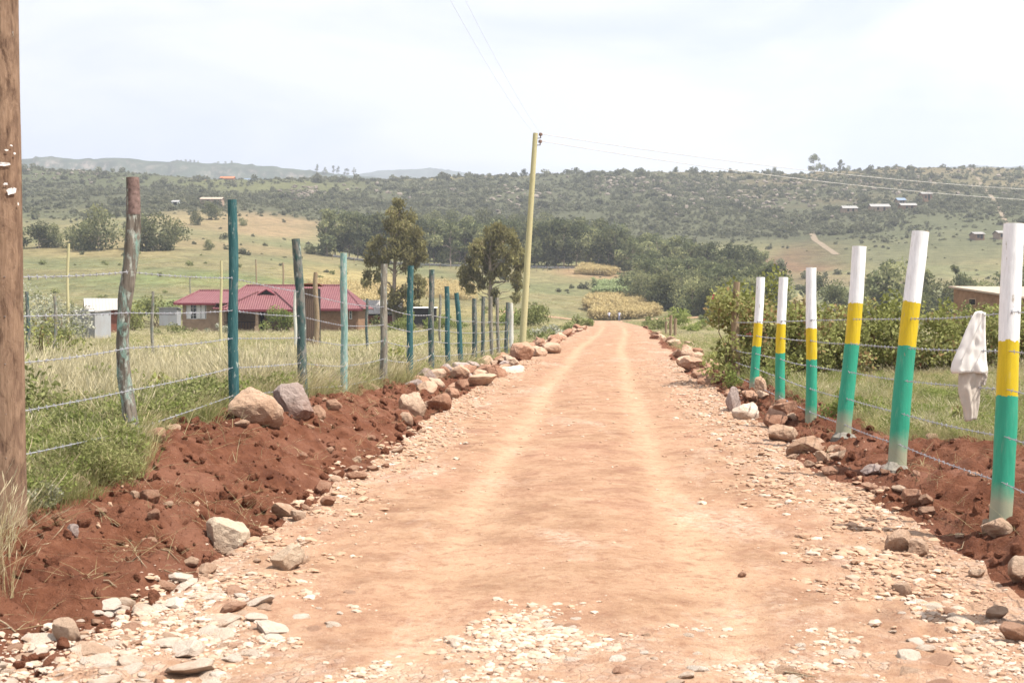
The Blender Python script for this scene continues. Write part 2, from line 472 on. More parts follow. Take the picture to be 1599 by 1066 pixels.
M['post_pale'] = wood_paint_mat('pale_flaking_wood', (0.17, 0.34, 0.29), (0.34, 0.44, 0.37), (0.075, 0.062, 0.05), (0.21, 0.18, 0.145), 0.40, 0.13)
M['post_tan'] = wood_paint_mat('tan_bark', (0.24, 0.17, 0.10), (0.34, 0.26, 0.17), (0.17, 0.115, 0.07), (0.31, 0.23, 0.15), 0.5, 0.05)
M['post_white'] = wood_paint_mat('whitened_wood', (0.50, 0.50, 0.44), (0.58, 0.57, 0.50), (0.30, 0.28, 0.22), (0.42, 0.40, 0.33), 0.6, 0.12)
M['cap_red'] = simple_mat('red_brown_wood', (0.17, 0.115, 0.10), 0.85, 0.6, 30)
M['pole_brown'] = wood_paint_mat('brown_pole_wood', (0.19, 0.118, 0.074), (0.29, 0.19, 0.125), (0.085, 0.048, 0.030), (0.21, 0.13, 0.085), 0.5, -0.02)
M['pole_yellow'] = wood_paint_mat('treated_pole_wood', (0.42, 0.37, 0.19), (0.50, 0.46, 0.27), (0.27, 0.26, 0.12), (0.40, 0.37, 0.2), 0.65, 0.0)
M['band'] = band_mat()
M['wire'] = simple_mat('galvanised_wire', (0.34, 0.34, 0.36), 0.5, 0.15, 40, 0.4, 0.2, 0)
M['cable_thin'] = simple_mat('bright_aluminium_cable', (0.75, 0.75, 0.78), 0.5, 0.05, 4, 0.4, 0.0, 0)
M['cable'] = simple_mat('aluminium_cable', (0.50, 0.48, 0.45), 0.5, 0.05, 4, 0.4, 0.2, 0)
M['cement'] = simple_mat('cement', (0.20, 0.18, 0.15), 0.95, 0.45, 14, 0.1, 0, 0.8)
M['paper'] = simple_mat('old_paper', (0.66, 0.62, 0.58), 0.9, 0.3, 30)

# ------------------------------------------------------------------ the lie of the land
def road_c(Y):
    return 0.07 * Y + 1.1 * ss((np.asarray(Y, float) - 30) / 75)
def z_road(Y): return np.interp(Y, [-20, 8, 20, 40, 75, 105, 150, 190, 230, 300], [-.13, -.12, -.08, 0.0, .13, .22, .05, -.12, -.18, -.18])
def z_fl(Y): return np.interp(Y, [-20, 6, 8, 9.2, 10.6, 13.5, 16.5, 19.4, 23, 26, 30, 36, 45, 55, 80, 112], [.0, .02, .10, .30, .42, .43, .37, .20, .14, .08, .02, -.18, -.28, -.38, -.5, -.7])
def z_fieldl(Y): return np.interp(Y, [-20, 6, 10, 16, 20, 40, 80, 136, 200], [.0, .1, .30, .30, .16, -.26, -.62, -.95, -1.0])
def z_fieldr(Y): return np.interp(Y, [-20, 10, 30, 40, 60, 112, 200], [0, -.02, .02, .02, -.15, -.6, -.8])
def e_l(Y): return -2.5 + .20 * vnoise(np.asarray(Y) * .33, 3.1, 0, 3) + .09 * vnoise(np.asarray(Y) * 1.6, 1.1, 0, 4) + np.interp(Y, [8, 14], [-.02, 0])
def e_r(Y): return 2.28 + .16 * vnoise(np.asarray(Y) * .35, 9.1, 0, 5) + .09 * vnoise(np.asarray(Y) * 1.7, 4.1, 0, 6)
def o_l(Y): return np.interp(Y, [-20, 7.5, 8.8, 9.6, 10.6, 12, 20, 40, 112], [-4.6, -4.6, -3.7, -3.55, -3.8, -4.2, -4.0, -3.8, -3.5]) + .14 * vnoise(np.asarray(Y) * .8, 7.7, 0, 8)
def o_r(Y): return np.interp(Y, [-20, 8, 11, 13, 16, 22, 28, 40, 112], [4.6, 4.5, 4.2, 3.5, 3.3, 3.2, 3.1, 3.0, 3.0]) + .14 * vnoise(np.asarray(Y) * .8, 2.2, 0, 9)

def h_near(D, Y):
    D, Y = np.broadcast_arrays(np.asarray(D, float), np.asarray(Y, float))
    r, zl, zr = z_road(Y), z_fl(Y), np.interp(Y, [0, 9, 30, 60, 112], [0.0, 0.02, 0.0, -.05, -.4])
    el, er, ol, orr = e_l(Y), e_r(Y), o_l(Y), o_r(Y)
    s = np.clip((el - D) / np.maximum(el + 3.75, .3), 0, 1)
    zL = r + (zl - r) * ss(s) - .05 * np.exp(-((s - .12) / .09) ** 2) * (D < el)
    zL = zL + (z_fieldl(Y) - zl) * ss((-3.8 - D) / 2.5)
    s2 = np.clip((D - er) / np.maximum(2.85 - er, .3), 0, 1)
    zR = r + (zr - r) * ss(s2) + .24 * np.exp(-((D - 3.85) / .55) ** 2) * ss((16.5 - Y) / 4) + .10 * np.exp(-((D - 3.3) / .4) ** 2) * ss((Y - 14) / 4)
    zR = zR + (z_fieldr(Y) - zr) * ss((D - 3.6) / 2.0)
    z = np.where(D < 0, zL, zR)
    z = z - .018 * (np.exp(-((D + 1.0) / .28) ** 2) + np.exp(-((D - .62) / .28) ** 2)) + .02 * np.exp(-((D + .15) / .5) ** 2)
    def band(lo, hi, w): return ss((D - lo) / w) * ss((hi - D) / w)
    m = np.maximum(band(ol - .1, el + .05, .28), band(er - .05, orr + .1, .28))
    g = np.maximum(np.exp(-((D - el - .35) / .5) ** 2), np.exp(-((D - er + .6) / .7) ** 2)) * (1 - m)
    out = ss((D - orr) / .6) + ss((ol - D) / .6)
    X = D + road_c(Y)
    n0 = fbm(X * .9, Y * .9, 0, 20, 3)
    n1 = fbm(X * 3.2, Y * 3.2, 0, 30, 3)
    n2 = fbm(X * 9.5, Y * 9.5, 0, 40, 3)
    n3 = vnoise(X * 5.3, Y * 4.1, 0, 47) * vnoise(X * 1.3, Y * 1.1, 0, 48)
    lump = np.maximum(n1, -.25)
    z = z + m * (.085 * n0 + .105 * lump + .058 * n2 + .055 * np.maximum(n3, -.1)) + g * (.020 * n1 + .020 * n2) + out * (.05 * n0 + .04 * n1) + (1 - m) * (1 - np.clip(out, 0, 1)) * ((.018 * n0 + .011 * n1 + .009 * n2))
    return z

# the valley beyond: for each bearing, the distances and the rows at which the land shows
PXK = [-900, -200, 40, 170, 300, 450, 600, 750, 900, 1050, 1200, 1300, 1400, 1500, 1600, 1900, 2600]
YK = [100, 136, 180, 230, 300, 370, 450, 550, 700, 900]
ROWS = {
 -900: [531, 522, 498, 462, 408, 372, 352, 330, 300, 258], -200: [531, 522, 498, 462, 408, 372, 352, 330, 300, 258],
 40: [531, 522, 497, 460, 405, 368, 352, 328, 296, 260], 170: [531, 522, 497, 458, 402, 368, 350, 326, 296, 266],
 300: [531, 522, 492, 455, 402, 374, 347, 322, 300, 280], 450: [530, 521, 493, 462, 420, 390, 362, 335, 308, 281],
 600: [530, 520, 497, 470, 440, 413, 385, 355, 315, 279], 750: [527, 518, 503, 485, 450, 415, 388, 357, 316, 273],
 900: [511, 507, 504, 500, 462, 415, 390, 360, 318, 270], 1050: [512, 508, 505, 500, 468, 425, 398, 364, 314, 266],
 1200: [528, 520, 510, 495, 470, 442, 405, 365, 310, 265], 1300: [532, 524, 513, 497, 470, 441, 402, 358, 307, 264],
 1400: [533, 526, 515, 498, 470, 438, 397, 350, 304, 262], 1500: [533, 527, 516, 496, 468, 434, 393, 346, 300, 262],
 1600: [533, 527, 516, 495, 465, 430, 390, 345, 300, 259], 1900: [533, 527, 516, 495, 465, 430, 390, 345, 300, 256],
 2600: [533, 527, 516, 495, 465, 430, 390, 345, 300, 256]}
nu, nY = 520, 330
uu = np.concatenate([np.linspace(-1.15, -.46, 45)[:-1], np.linspace(-.46, .46, nu - 88), np.linspace(.46, 1.15, 45)[1:]])
nu = len(uu)
YY = np.exp(np.linspace(math.log(100.0), math.log(1500.0), nY))
tab = np.array([ROWS[k] for k in PXK], float)
pxs = uu * FPX + CX
zk = CAMZ + (486 - tab) / FPX * np.array(YK)[None]                     # heights at the knots
zk = np.concatenate([zk, zk[:, -1:] * .93, zk[:, -1:] * .55, zk[:, -1:] * .3], 1)   # behind the ridge the land falls away
YK2 = np.array(YK + [980, 1200, 1500], float)
zu = np.stack([np.interp(pxs, PXK, zk[:, j]) for j in range(zk.shape[1])], 1)       # (nu, knots)
Z = np.stack([np.interp(np.log(YY), np.log(YK2), zu[i]) for i in range(nu)], 0)     # (nu, nY)
def gsm(a, sig, ax):
    k = np.arange(-int(3 * sig), int(3 * sig) + 1); w = np.exp(-.5 * (k / sig) ** 2); w /= w.sum()
    pad = [(0, 0), (0, 0)]; pad[ax] = (len(k) // 2, len(k) // 2)
    b = np.pad(a, pad, 'edge')
    return np.apply_along_axis(lambda v: np.convolve(v, w, 'valid'), ax, b)
Z = gsm(gsm(Z, 5.0, 1), 9.0, 0)
UG, YG = np.meshgrid(uu, YY, indexing='ij'); XG = UG * YG
far = ss((YG - 260) / 400)
ridge = ss((YG - 520) / 250)
Z = Z + far * 1.6 * fbm(XG / 45, YG / 45, 0, 60, 4) + ridge * (3.2 * fbm(XG / 60, YG / 90, 0, 61, 5) + 1.6 * np.abs(fbm(XG / 16, YG / 22, 0, 62, 3)))
# near edge: tuck under the fields; along the road keep the road's own level
zr_ = z_road(YG); dR = XG - road_c(YG)
wR = np.exp(-(dR / 9.0) ** 2) * ss((270 - YG) / 40)
Z = Z * (1 - wR) + zr_ * wR - .14 * ss((9 - np.abs(dR)) / 4) * ss((245 - YG) / 10)
Z = Z - .5 * ss((114 - YG) / 8)

def z_far(X, Y):
    X, Y = np.broadcast_arrays(np.asarray(X, float), np.asarray(Y, float))
    fi = np.clip(np.interp(X / Y, uu, np.arange(nu)), 0, nu - 1.001)
    fj = np.clip(np.interp(np.log(Y), np.log(YY), np.arange(nY)), 0, nY - 1.001)
    i, j = fi.astype(int), fj.astype(int); a, b = fi - i, fj - j
    return (Z[i, j] * (1 - a) + Z[i + 1, j] * a) * (1 - b) + (Z[i, j + 1] * (1 - a) + Z[i + 1, j + 1] * a) * b
def ground(X, Y):
    X, Y = np.broadcast_arrays(np.asarray(X, float), np.asarray(Y, float))
    return np.where(Y < 113, h_near(X - road_c(Y), Y), z_far(X, np.maximum(Y, 101)))
def gz(X, Y): return float(ground(X, Y))
def at(px, Y):
    """Point on the ground in the direction of column px at distance Y."""
    X = (px - CX) / FPX * Y / (math.cos(TH) - .005 * math.sin(TH))
    return Vector((X, Y, gz(X, Y)))
def G(px, py):
    """Point of the near ground seen at pixel (px, py): arrays allowed."""
    px, py = np.asarray(px, float), np.asarray(py, float)
    u, v = (px - CX) / FPX, (CY - py) / FPX
    dx, dy, dz = u, math.cos(TH) + v * math.sin(TH), -math.sin(TH) + v * math.cos(TH)
    z = np.full(np.shape(px), -.05)
    t = None
    for k in range(14):
        tn = np.clip((z - CAMZ) / np.minimum(dz, -1e-3), 1, 112)
        t = tn if t is None else .5 * t + .5 * tn
        z = ground(dx * t, dy * t)
    return np.stack([dx * t, dy * t, z], -1)

# near strips: field | bank | road | bank | field share their edge vertices
Yn = np.concatenate([np.arange(-12, 4, .5), 4 * np.exp(np.arange(0, math.log(113 / 4.), .0056))])
EL, ER, OL, OR = e_l(Yn), e_r(Yn), o_l(Yn), o_r(Yn)
def strip(name, lo, hi, n, mat, power=None, attrs=None):
    t = np.linspace(0, 1, n)
    if power: t = t ** power if power > 0 else 1 - (1 - t) ** (-power)
    D = lo[:, None] + (hi - lo)[:, None] * t[None]
    Yg = np.broadcast_to(Yn[:, None], D.shape)
    Zg = h_near(D, Yg)
    V = np.stack([D + road_c(Yg), Yg, Zg], -1).reshape(-1, 3)
    i = np.arange(len(Yn) - 1)[:, None] * n; j = np.arange(n - 1)[None]
    F = np.stack([i + j, i + j + 1, i + n + j + 1, i + n + j], -1).reshape(-1, 4)
    a = attrs(D, Yg) if attrs else None
    o = link(name, mesh_from(name, V, [F], [mat], True, attrs={k: v.ravel() for k, v in a.items()} if a else None))
    return tag(o, kind='structure')
def road_attrs(D, Y):
    w = .19 + .05 * vnoise(Y * .5, 2.0, 0, 71)
    off = .10 * vnoise(Y * .16, 8.0, 0, 72)
    tr = np.exp(-((D + 1.0 + off) / w) ** 2) + np.exp(-((D - .64 + off) / w) ** 2) 
    gl = np.exp(-((D - e_l(Y) - .1) / .42) ** 2); gr = np.exp(-((D - e_r(Y) + .25) / .62) ** 2)
    gv = np.maximum(gl, gr) * np.interp(Y, [0, 20, 60], [1, .9, .5]) + ss((6.9 - Y) / 1.2) * .9
    gv = gv * np.clip(.75 + .8 * fbm(D * 1.1, Y * 1.1, 0, 73, 3), 0, 1.2)
    return {'track': np.clip(tr, 0, 1), 'gravel': np.clip(gv, 0, 1)}
road = strip('road', EL, ER, 120, M['road'], attrs=road_attrs)
strip('soil_bank', OL, EL, 64, M['soil'])
strip('soil_bank', ER, OR, 64, M['soil'])
strip('field', np.full(len(Yn), -95.0), OL, 80, M['field'], -2.6)
strip('field', OR, np.full(len(Yn), 85.0), 80, M['field'], 2.6)

# the road's far stretch and the crossing track over the dip
def far_strip(name, pts, half, mat):
    pts = np.array(pts, float); n = len(pts)
    tg = np.gradient(pts, axis=0); tg /= np.linalg.norm(tg, axis=1)[:, None]
    nx = np.stack([tg[:, 1], -tg[:, 0]], 1)
    k = np.linspace(-1, 1, 9)
    wob = 1 + .12 * vnoise(np.arange(n) * .37, 1.5, 0, 77)
    xy = pts[:, None] + nx[:, None] * (k[None] * half * wob[:, None])[..., None]
    z = z_far(xy[..., 0], xy[..., 1]) + .10
    V = np.concatenate([xy, z[..., None]], -1).reshape(-1, 3)
    i = np.arange(n - 1)[:, None] * 9; j = np.arange(8)[None]
    F = np.stack([i + j, i + j + 1, i + 9 + j + 1, i + 9 + j], -1).reshape(-1, 4)
    kk = np.broadcast_to(k[None], z.shape).ravel()
    return tag(link(name, mesh_from(name, V, [F], [mat], True, attrs={'track': np.exp(-((np.abs(kk) - .4) / .15) ** 2), 'gravel': (np.abs(kk) > .85) * .5})), kind='structure')
Yf = np.arange(112.5, 226, 2.0)
V0 = far_strip('road', np.stack([road_c(Yf), Yf], 1), 2.4, M['road'])
xx = np.linspace(-2, 40, 60)
far_strip('crossing_track', np.stack([xx, 228 + .1 * xx + .6 * np.sin(xx * .2)], 1), 3.6, M['road'])

# colours of the fields and scrub on the valley land: (px, px radius, Y, log-Y radius, colour, amount)
tint = np.zeros(Z.shape + (3,))
mead = np.array([.150, .152, .076]); dry = np.array([.235, .185, .100]); scrub = np.array([.082, .082, .048]); brown = np.array([.150, .105, .062])
n = fbm(UG * 14, np.log(YG) * 9, 0, 81, 4)
a = ss((YG - 410 + 80 * n) / 130)[..., None]
pxg = UG * FPX + CX
tint = mead * (1 - a) + scrub * a
k = ss(.5 + 1.6 * fbm(UG * 9, np.log(YG) * 14, 0, 84, 3))[..., None] * (1 - a)
tint = tint * (1 - .55 * k) + dry * .55 * k
k = (ss((pxg - 1000) / 300) * ss((YG - 560) / 150) * ss(.55 + 1.3 * fbm(XG / 60, YG / 60, 0, 85, 4)))[..., None]
tint = tint * (1 - .6 * k) + brown * .6 * k
PATCH = [(400, 135, 465, .13, (.26, .185, .105), .95), (300, 70, 470, .07, (.24, .19, .10), .7), (140, 150, 322, .08, (.245, .19, .095), .8), (330, 220, 350, .06, (.22, .165, .09), .65), (600, 140, 285, .14, (.30, .235, .105), .8),
         (690, 130, 215, .09, (.275, .225, .105), .8), (380, 200, 250, .05, (.16, .20, .07), .5), (250, 80, 195, .07, (.17, .215, .075), .6), (560, 60, 205, .04, (.19, .24, .085), .6), (1250, 80, 430, .11, (.17, .10, .062), .95), (1160, 60, 470, .06, (.20, .18, .09), .6),
         (1260, 70, 370, .06, (.165, .13, .075), .8), (1420, 160, 440, .09, (.115, .115, .062), .8), (1500, 130, 520, .10, (.105, .108, .060), .7), (1450, 120, 300, .10, (.13, .155, .08), .6), (930, 60, 355, .05, (.30, .20, .115), .9),
         (985, 75, 262, .10, (.29, .22, .10), .7), (1350, 260, 860, .06, (.16, .12, .062), .7), (1560, 120, 800, .12, (.165, .135, .075), .7), (560, 240, 885, .03, (.24, .19, .085), .8), (500, 60, 880, .015, (.26, .12, .07), .8), (420, 160, 780, .10, (.135, .135, .055), .6), (150, 140, 800, .1, (.085, .092, .045), .7)]
for (px, rx, Y, ry, c, am) in PATCH:
    w = am * ss(1.5 - np.sqrt(((pxg - px) / rx) ** 2 + (np.log(YG / Y) / ry) ** 2) * 1.0 + .45 * n)[..., None]
    tint = tint * (1 - w) + np.array(c) * w
i = np.arange(nu - 1)[:, None] * nY; j = np.arange(nY - 1)[None]
F = np.stack([i + j, i + nY + j, i + nY + j + 1, i + j + 1], -1).reshape(-1, 4)
tag(link('valley_and_hillside', mesh_from('valley_and_hillside', np.stack([XG, YG, Z], -1), [F], [M['terrain']], True, attrs={'tint': tint.reshape(-1, 3)})), kind='structure')

# far ridges behind the hillside
def far_hill(name, pts, Y, depth, col, cliff, seed):
    pts = np.array(pts, float)
    px = np.linspace(pts[0, 0], pts[-1, 0], 260)
    top = np.interp(px, pts[:, 0], pts[:, 1])
    X = (px - CX) / FPX * Y
    ztop = CAMZ + (486 - top) / FPX * Y
    ztop = ztop + 3.0 * fbm(X / 50, 0.3, 0, seed, 4) + 2.6 * np.maximum(vnoise(X / 9, .7, 0, seed + 2), 0)
    prof = [(-1.0, .45), (-.6, .62), (-.35, .78), (-.22, .86), (-.14, .955), (-.06, .995), (0, 1.0), (.5, .9), (1.0, .5)]
    rows = []
    for (d, f) in prof:
        yy = Y + d * depth + 22 * fbm(X / 70, d * 3, 0, seed + 5, 4)
        zz = ztop * f + (4.0 * fbm(X / 25, d * 9, 0, seed + 9, 4) if f < .99 else 0)
        rows.append(np.stack([X * (1 + d * depth / Y), yy, zz], -1))
    V = np.array(rows); m = len(px)
    i = np.arange(len(prof) - 1)[:, None] * m; j = np.arange(m - 1)[None]
    F = np.stack([i + j, i + j + 1, i + m + j + 1, i + m + j], -1).reshape(-1, 4)
    t = NT(name + '_ground')
    v = t.pos((.05, .05, .09)); vs = t.pos((.09, .09, .02))
    c = t.mix(t.ramp(t.noise(v, 1.0, 6, .7), [(.35, 0.0), (.65, 1.0)]), mul(col, .7), mul(col, 1.35))
    g = t.n('ShaderNodeNewGeometry'); sp = t.n('ShaderNodeSeparateXYZ'); t.t.links.new(g.outputs['Normal'], sp.inputs[0])
    steep = t.ramp(sp.outputs['Z'], [(.66, 1.0), (.95, 0.0)])
    c = t.mix(t.math('MULTIPLY', steep, t.math('MULTIPLY', t.ramp(t.noise(vs, 1.0, 7, .8), [(.50, 0.0), (.60, 1.0)]), cliff)), c, (.46, .36, .31))
    mat = t.finish(c, .95, None, .05)
    return tag(link(name, mesh_from(name, V, [F], [mat], True)), kind='structure')
far_hill('distant_ridge', [(-900, 244), (0, 250), (60, 248), (150, 251), (215, 250), (300, 256), (370, 258), (420, 261), (470, 266), (540, 274), (620, 286), (760, 300)], 1950, 260, (.050, .062, .040), .60, 101)
far_hill('distant_hill', [(480, 290), (560, 274), (600, 268), (640, 264), (680, 263), (715, 269), (760, 277), (830, 286)], 3100, 300, (.060, .075, .06), .1, 111)
far_hill('distant_hill', [(1380, 290), (1440, 268), (1490, 262), (1540, 259), (1575, 261), (1640, 257), (1800, 250), (2300, 246), (2500, 280)], 2600, 260, (.065, .075, .055), .1, 121)

# pale tracks climbing the right hillside
def track(pts):
    pts = np.array(pts, float); t = np.linspace(0, 1, 40); q = np.linspace(0, 1, len(pts))
    Yt = np.interp(t, q, pts[:, 1]); Xt = (np.interp(t, q, pts[:, 0]) - CX) / FPX * Yt
    return np.stack([Xt, Yt], 1)
far_strip('dirt_track', track([(1572, 530), (1556, 600), (1542, 660), (1530, 740), (1518, 820), (1508, 900)]), 1.0, M['pale_track'])
far_strip('dirt_track', track([(1306, 452), (1290, 475), (1272, 505), (1264, 545)]), 1.2, M['pale_track'])

# ------------------------------------------------------------------ rocks and stones
def rock_mesh(name, seed, sub, mat, cuts=12, rough=.05, flat=1.0):
    rs = np.random.RandomState(seed)
    bm = bmesh.new(); bmesh.ops.create_icosphere(bm, subdivisions=sub, radius=1.0)
    V = np.array([v.co[:] for v in bm.verts]); F = np.array([[v.index for v in f.verts] for f in bm.faces]); bm.free()
    for k in range(cuts):
        nrm = rs.normal(size=3); nrm /= np.linalg.norm(nrm)
        d = rs.uniform(.50, .86)
        ex = np.maximum(V @ nrm - d, 0)
        V = V - ex[:, None] * nrm[None] * .96
    nn = V / (np.linalg.norm(V, axis=1)[:, None] + 1e-9)
    V = V + nn * (rough * 1.6 * fbm(V[:, 0] * 1.7 + seed, V[:, 1] * 1.7, V[:, 2] * 1.7, seed, 3) + rough * .7 * fbm(V[:, 0] * 6 + seed, V[:, 1] * 6, V[:, 2] * 6, seed + 3, 2))[:, None]
    V = V - (V.max(0) + V.min(0)) / 2
    V = V / (V.max(0) - V.min(0)) * np.array([1, 1, 1.0 * flat])           # a unit block, scaled by the object
    return mesh_from(name, V, [F], [mat], False)
ROCKM = {k: [rock_mesh('rock', 200 + 17 * i + h, 4, M[m], 13, .07) for i in range(7)] for h, (k, m) in enumerate([('tan', 'rock_tan'), ('red', 'rock_red'), ('grey', 'rock_grey'), ('white', 'rock_white'), ('cream', 'rock_cream')])}
STONEM = {k: [rock_mesh('stone', 400 + 13 * i + h, 2, M[m], 9, .05) for i in range(7)] for h, (k, m) in enumerate([('tan', 'rock_tan'), ('red', 'rock_red'), ('white', 'rock_white')])}
rr = random.Random(5)
def rock(px, py, w, h, kind, label, group=None, seed=0, name='rock', cat='rock', rz=None, sink=.25, deep=.8, tilt=.25, Dmax=None):
    """A loose rock whose foot shows at (px, py), w x h pixels of the photograph."""
    p = G(np.array([px]), np.array([py]))[0]
    k = p[1] / FPX
    o = link(name, ROCKM[kind][seed % 7], None, (p[0], p[1] + w * k * deep * .35, p[2] + h * k * .37))
    o.scale = (w * k, w * k * deep, h * k * 1.27)
    r2 = random.Random(seed * 7 + int(px))
    o.rotation_euler = (r2.uniform(-tilt, tilt), r2.uniform(-tilt, tilt), r2.uniform(-.5, .5) if rz is None else rz)
    return tag(o, label, cat, group)
BIG = [
 (402, 662, 92, 54, 'tan', 'large tan boulder at the foot of the bright teal fence post', 1, 'boulder'),
 (452, 652, 62, 52, 'grey', 'grey-pink boulder wedged behind the large tan boulder', 2, 'boulder'),
 (345, 866, 72, 54, 'cream', 'rounded pale tan boulder alone at the foot of the left soil bank', 3, 'boulder'),
 (447, 890, 56, 36, 'cream', 'low sandy rock just right of the rounded pale boulder', 4, 'rock'),
 (100, 1001, 48, 32, 'tan', 'smooth pinkish rock at the lower end of the left bank', 5, 'rock'),
 (643, 647, 46, 36, 'tan', 'tan boulder perched on the edge of the bank below the grey lichened post', 6, 'boulder'),
 (634, 664, 26, 22, 'tan', 'small tan rock tucked under the perched boulder', 1, 'rock'),
 (686, 642, 40, 26, 'red', 'rusty rock to the right of the perched boulder', 2, 'rock'),
 (573, 612, 36, 16, 'tan', 'flat cream rock lying in the grass between two fence posts', 3, 'rock'),
 (750, 602, 52, 20, 'tan', 'long flat tan slab leading the rock row on the left verge', 4, 'rock'),
 (722, 612, 24, 18, 'red', 'rusty wedge-shaped rock before the long flat slab', 5, 'rock'),
 (800, 583, 40, 13, 'white', 'whitest flat rock in the row on the left verge', 6, 'rock'),
 (797, 573, 26, 18, 'tan', 'tan rock behind the whitest flat rock', 0, 'rock'),
 (776, 590, 30, 20, 'red', 'dark rusty rock between the slab and the whitest rock', 1, 'rock'),
 (757, 585, 26, 14, 'red', 'rust rock behind the long flat slab', 2, 'rock'),
 (240, 690, 34, 20, 'red', 'red clod-like rock beside the crooked pale post', 2, 'rock'),
 (127, 764, 26, 20, 'tan', 'tan stone at the edge of the green weeds by the brown pole', 3, 'rock'),
 (110, 838, 22, 20, 'grey', 'small grey stone on the bare red soil near the brown pole', 4, 'rock'),
 (232, 787, 34, 20, 'red', 'red-brown rock half buried near the top of the left bank', 5, 'rock'),
 (155, 792, 22, 12, 'red', 'little reddish stone on the bank below the weeds', 6, 'rock'),
 (210, 778, 18, 12, 'tan', 'small tan stone beside the half buried red-brown rock', 0, 'rock'),
 (497, 654, 24, 22, 'red', 'red lump at the foot of the grey-teal post', 1, 'rock'),
 (520, 648, 30, 18, 'red', 'low red lump between the grey-teal and the mint posts', 3, 'rock'),
 (840, 556, 32, 16, 'tan', 'tan rock beside the foot of the leaning yellow pole', 0, 'rock'),
 (862, 552, 30, 18, 'tan', 'broad tan rock right of the leaning pole', 1, 'rock'),
 (1146, 643, 24, 40, 'grey', 'upright grey-brown stone standing on the right bank', 5, 'rock'),
 (1166, 655, 44, 28, 'white', 'pale angular rock leaning on the upright stone', 6, 'rock'),
 (1190, 616, 28, 32, 'tan', 'round cream stone between the two farthest banded posts', 0, 'rock'),
 (1226, 690, 48, 27, 'tan', 'squarish tan rock in front of the third farthest banded post', 1, 'rock'),
 (1258, 713, 58, 24, 'tan', 'wide flat tan rock below the squarish one', 2, 'rock'),
 (1285, 730, 22, 18, 'tan', 'small tan stone beside the cement foot of a banded post', 3, 'rock'),
 (1297, 742, 30, 14, 'red', 'rusty stone at the road side of the cement foot', 4, 'rock'),
 (1072, 572, 30, 17, 'tan', 'tan boulder where the right soil bank begins', 4, 'boulder'),
 (1544, 832, 20, 20, 'tan', 'small round stone at the foot of the nearest banded post', 5, 'rock'),
 (1160, 901, 15, 9, 'red', 'lone dark clod lying in the middle of the road', 6, 'clod'),
 (1440, 868, 46, 26, 'tan', 'smooth tan rock at the right edge of the road', 0, 'rock'),
 (1408, 860, 48, 32, 'tan', 'flat tan rock beside the smooth one at the right road edge', 2, 'rock'),
 (1585, 1004, 48, 30, 'red', 'reddish rock at the lower right road edge', 2, 'rock'),
 (1560, 966, 36, 18, 'tan', 'yellowish flat rock above the reddish one at the lower right', 4, 'rock'),
 (1412, 928, 30, 20, 'tan', 'tan rock set in the gravel right of the lone clod', 5, 'rock'),
 (1366, 742, 34, 16, 'grey', 'grey broken cement lump beside the second nearest banded post', 4, 'cement_lump'),
 (1392, 738, 30, 14, 'grey', 'second grey cement lump under the second nearest banded post', 6, 'cement_lump'),
]
for (px, py, w, h, kind, lab, sd, nm) in BIG:
    rock(px, py, w, h, kind, lab, None, sd, nm, 'boulder' if nm == 'boulder' else 'lump' if nm == 'cement_lump' else 'clod' if nm == 'clod' else 'rock', sink=.2 if nm != 'clod' else .1)
# the rows of rocks pushed to both sides of the road
def row(n, side, Y0, Y1, d0, d1, s0, s1, lab, grp, seed, kinds):
    r3 = random.Random(seed); made = []
    for k in range(n):
        Y = math.exp(r3.uniform(math.log(Y0), math.log(Y1))); t = r3.random()
        D = (e_l(Y) - d0 - t * d1) if side < 0 else (e_r(Y) + d0 + t * d1)
        X = float(D + road_c(Y)); s = r3.uniform(s0, s1) * (r3.choice([1, 1, 1.25, .75]))
        h = s * r3.uniform(.45, .8)
        kd = r3.choice(kinds)
        o = link('rock', ROCKM[kd][r3.randrange(7)], None, (X, Y, gz(X, Y) + h * r3.uniform(.22, .42)))
        o.scale = (s * r3.uniform(.8, 1.25), s * r3.uniform(.7, 1.1), h)
        o.rotation_euler = (r3.uniform(-.45, .45), r3.uniform(-.45, .45), r3.uniform(0, 6.28))
        made.append((Y, D, s, kd, o))
    # each is singled out by its stretch of the row, its size and its order away from the camera
    cuts = [q for q, _ in lab[1]]
    for c in range(len(cuts)):
        for big in (0, 1):
            inn = sorted([m_ for m_ in made if m_[0] >= cuts[c] and (c + 1 == len(cuts) or m_[0] < cuts[c + 1]) and (m_[2] > (s0 + s1) / 2) == bool(big)], key=lambda m_: m_[0])
            for q, m_ in enumerate(inn):
                tag(m_[4], '%s %s %s' % (nth(q, 'nearest'), ('bigger ' if big else 'smaller ') + lab[0], lab[1][c][1]), 'rock', grp)
row(34, -1, 21, 40, -.05, 1.15, .26, .52, ('rock', [(0, 'on the left verge between the mint and the dark teal posts'), (26, 'on the left verge below the short teal posts'), (33, 'on the left verge just before the leaning pole')]), 'rocks along the left road edge, nearer stretch', 31, ['tan', 'red', 'tan', 'grey'])
row(70, -1, 38, 100, -.05, 1.5, .30, .66, ('rock', [(0, 'in the left heap beside the leaning pole'), (52, 'in the left heap past the leaning pole'), (75, 'in the left heap close to the road end')]), 'rocks along the left road edge, far heap', 32, ['red', 'red', 'tan'])
row(46, 1, 27, 104, 0.0, .95, .26, .58, ('rock', [(0, 'on the right road edge beside the hedge corner'), (42, 'midway along the right line of rocks'), (70, 'in the right line of rocks close to the road end')]), 'rocks along the right road edge, far stretch', 33, ['red', 'tan', 'tan', 'red'])
row(16, 1, 14, 24, -.1, .7, .12, .3, ('rock', [(0, 'below the fourth banded post from the end'), (18, 'below the two farthest banded posts')]), 'rocks on the right soil bank', 34, ['tan', 'red'])
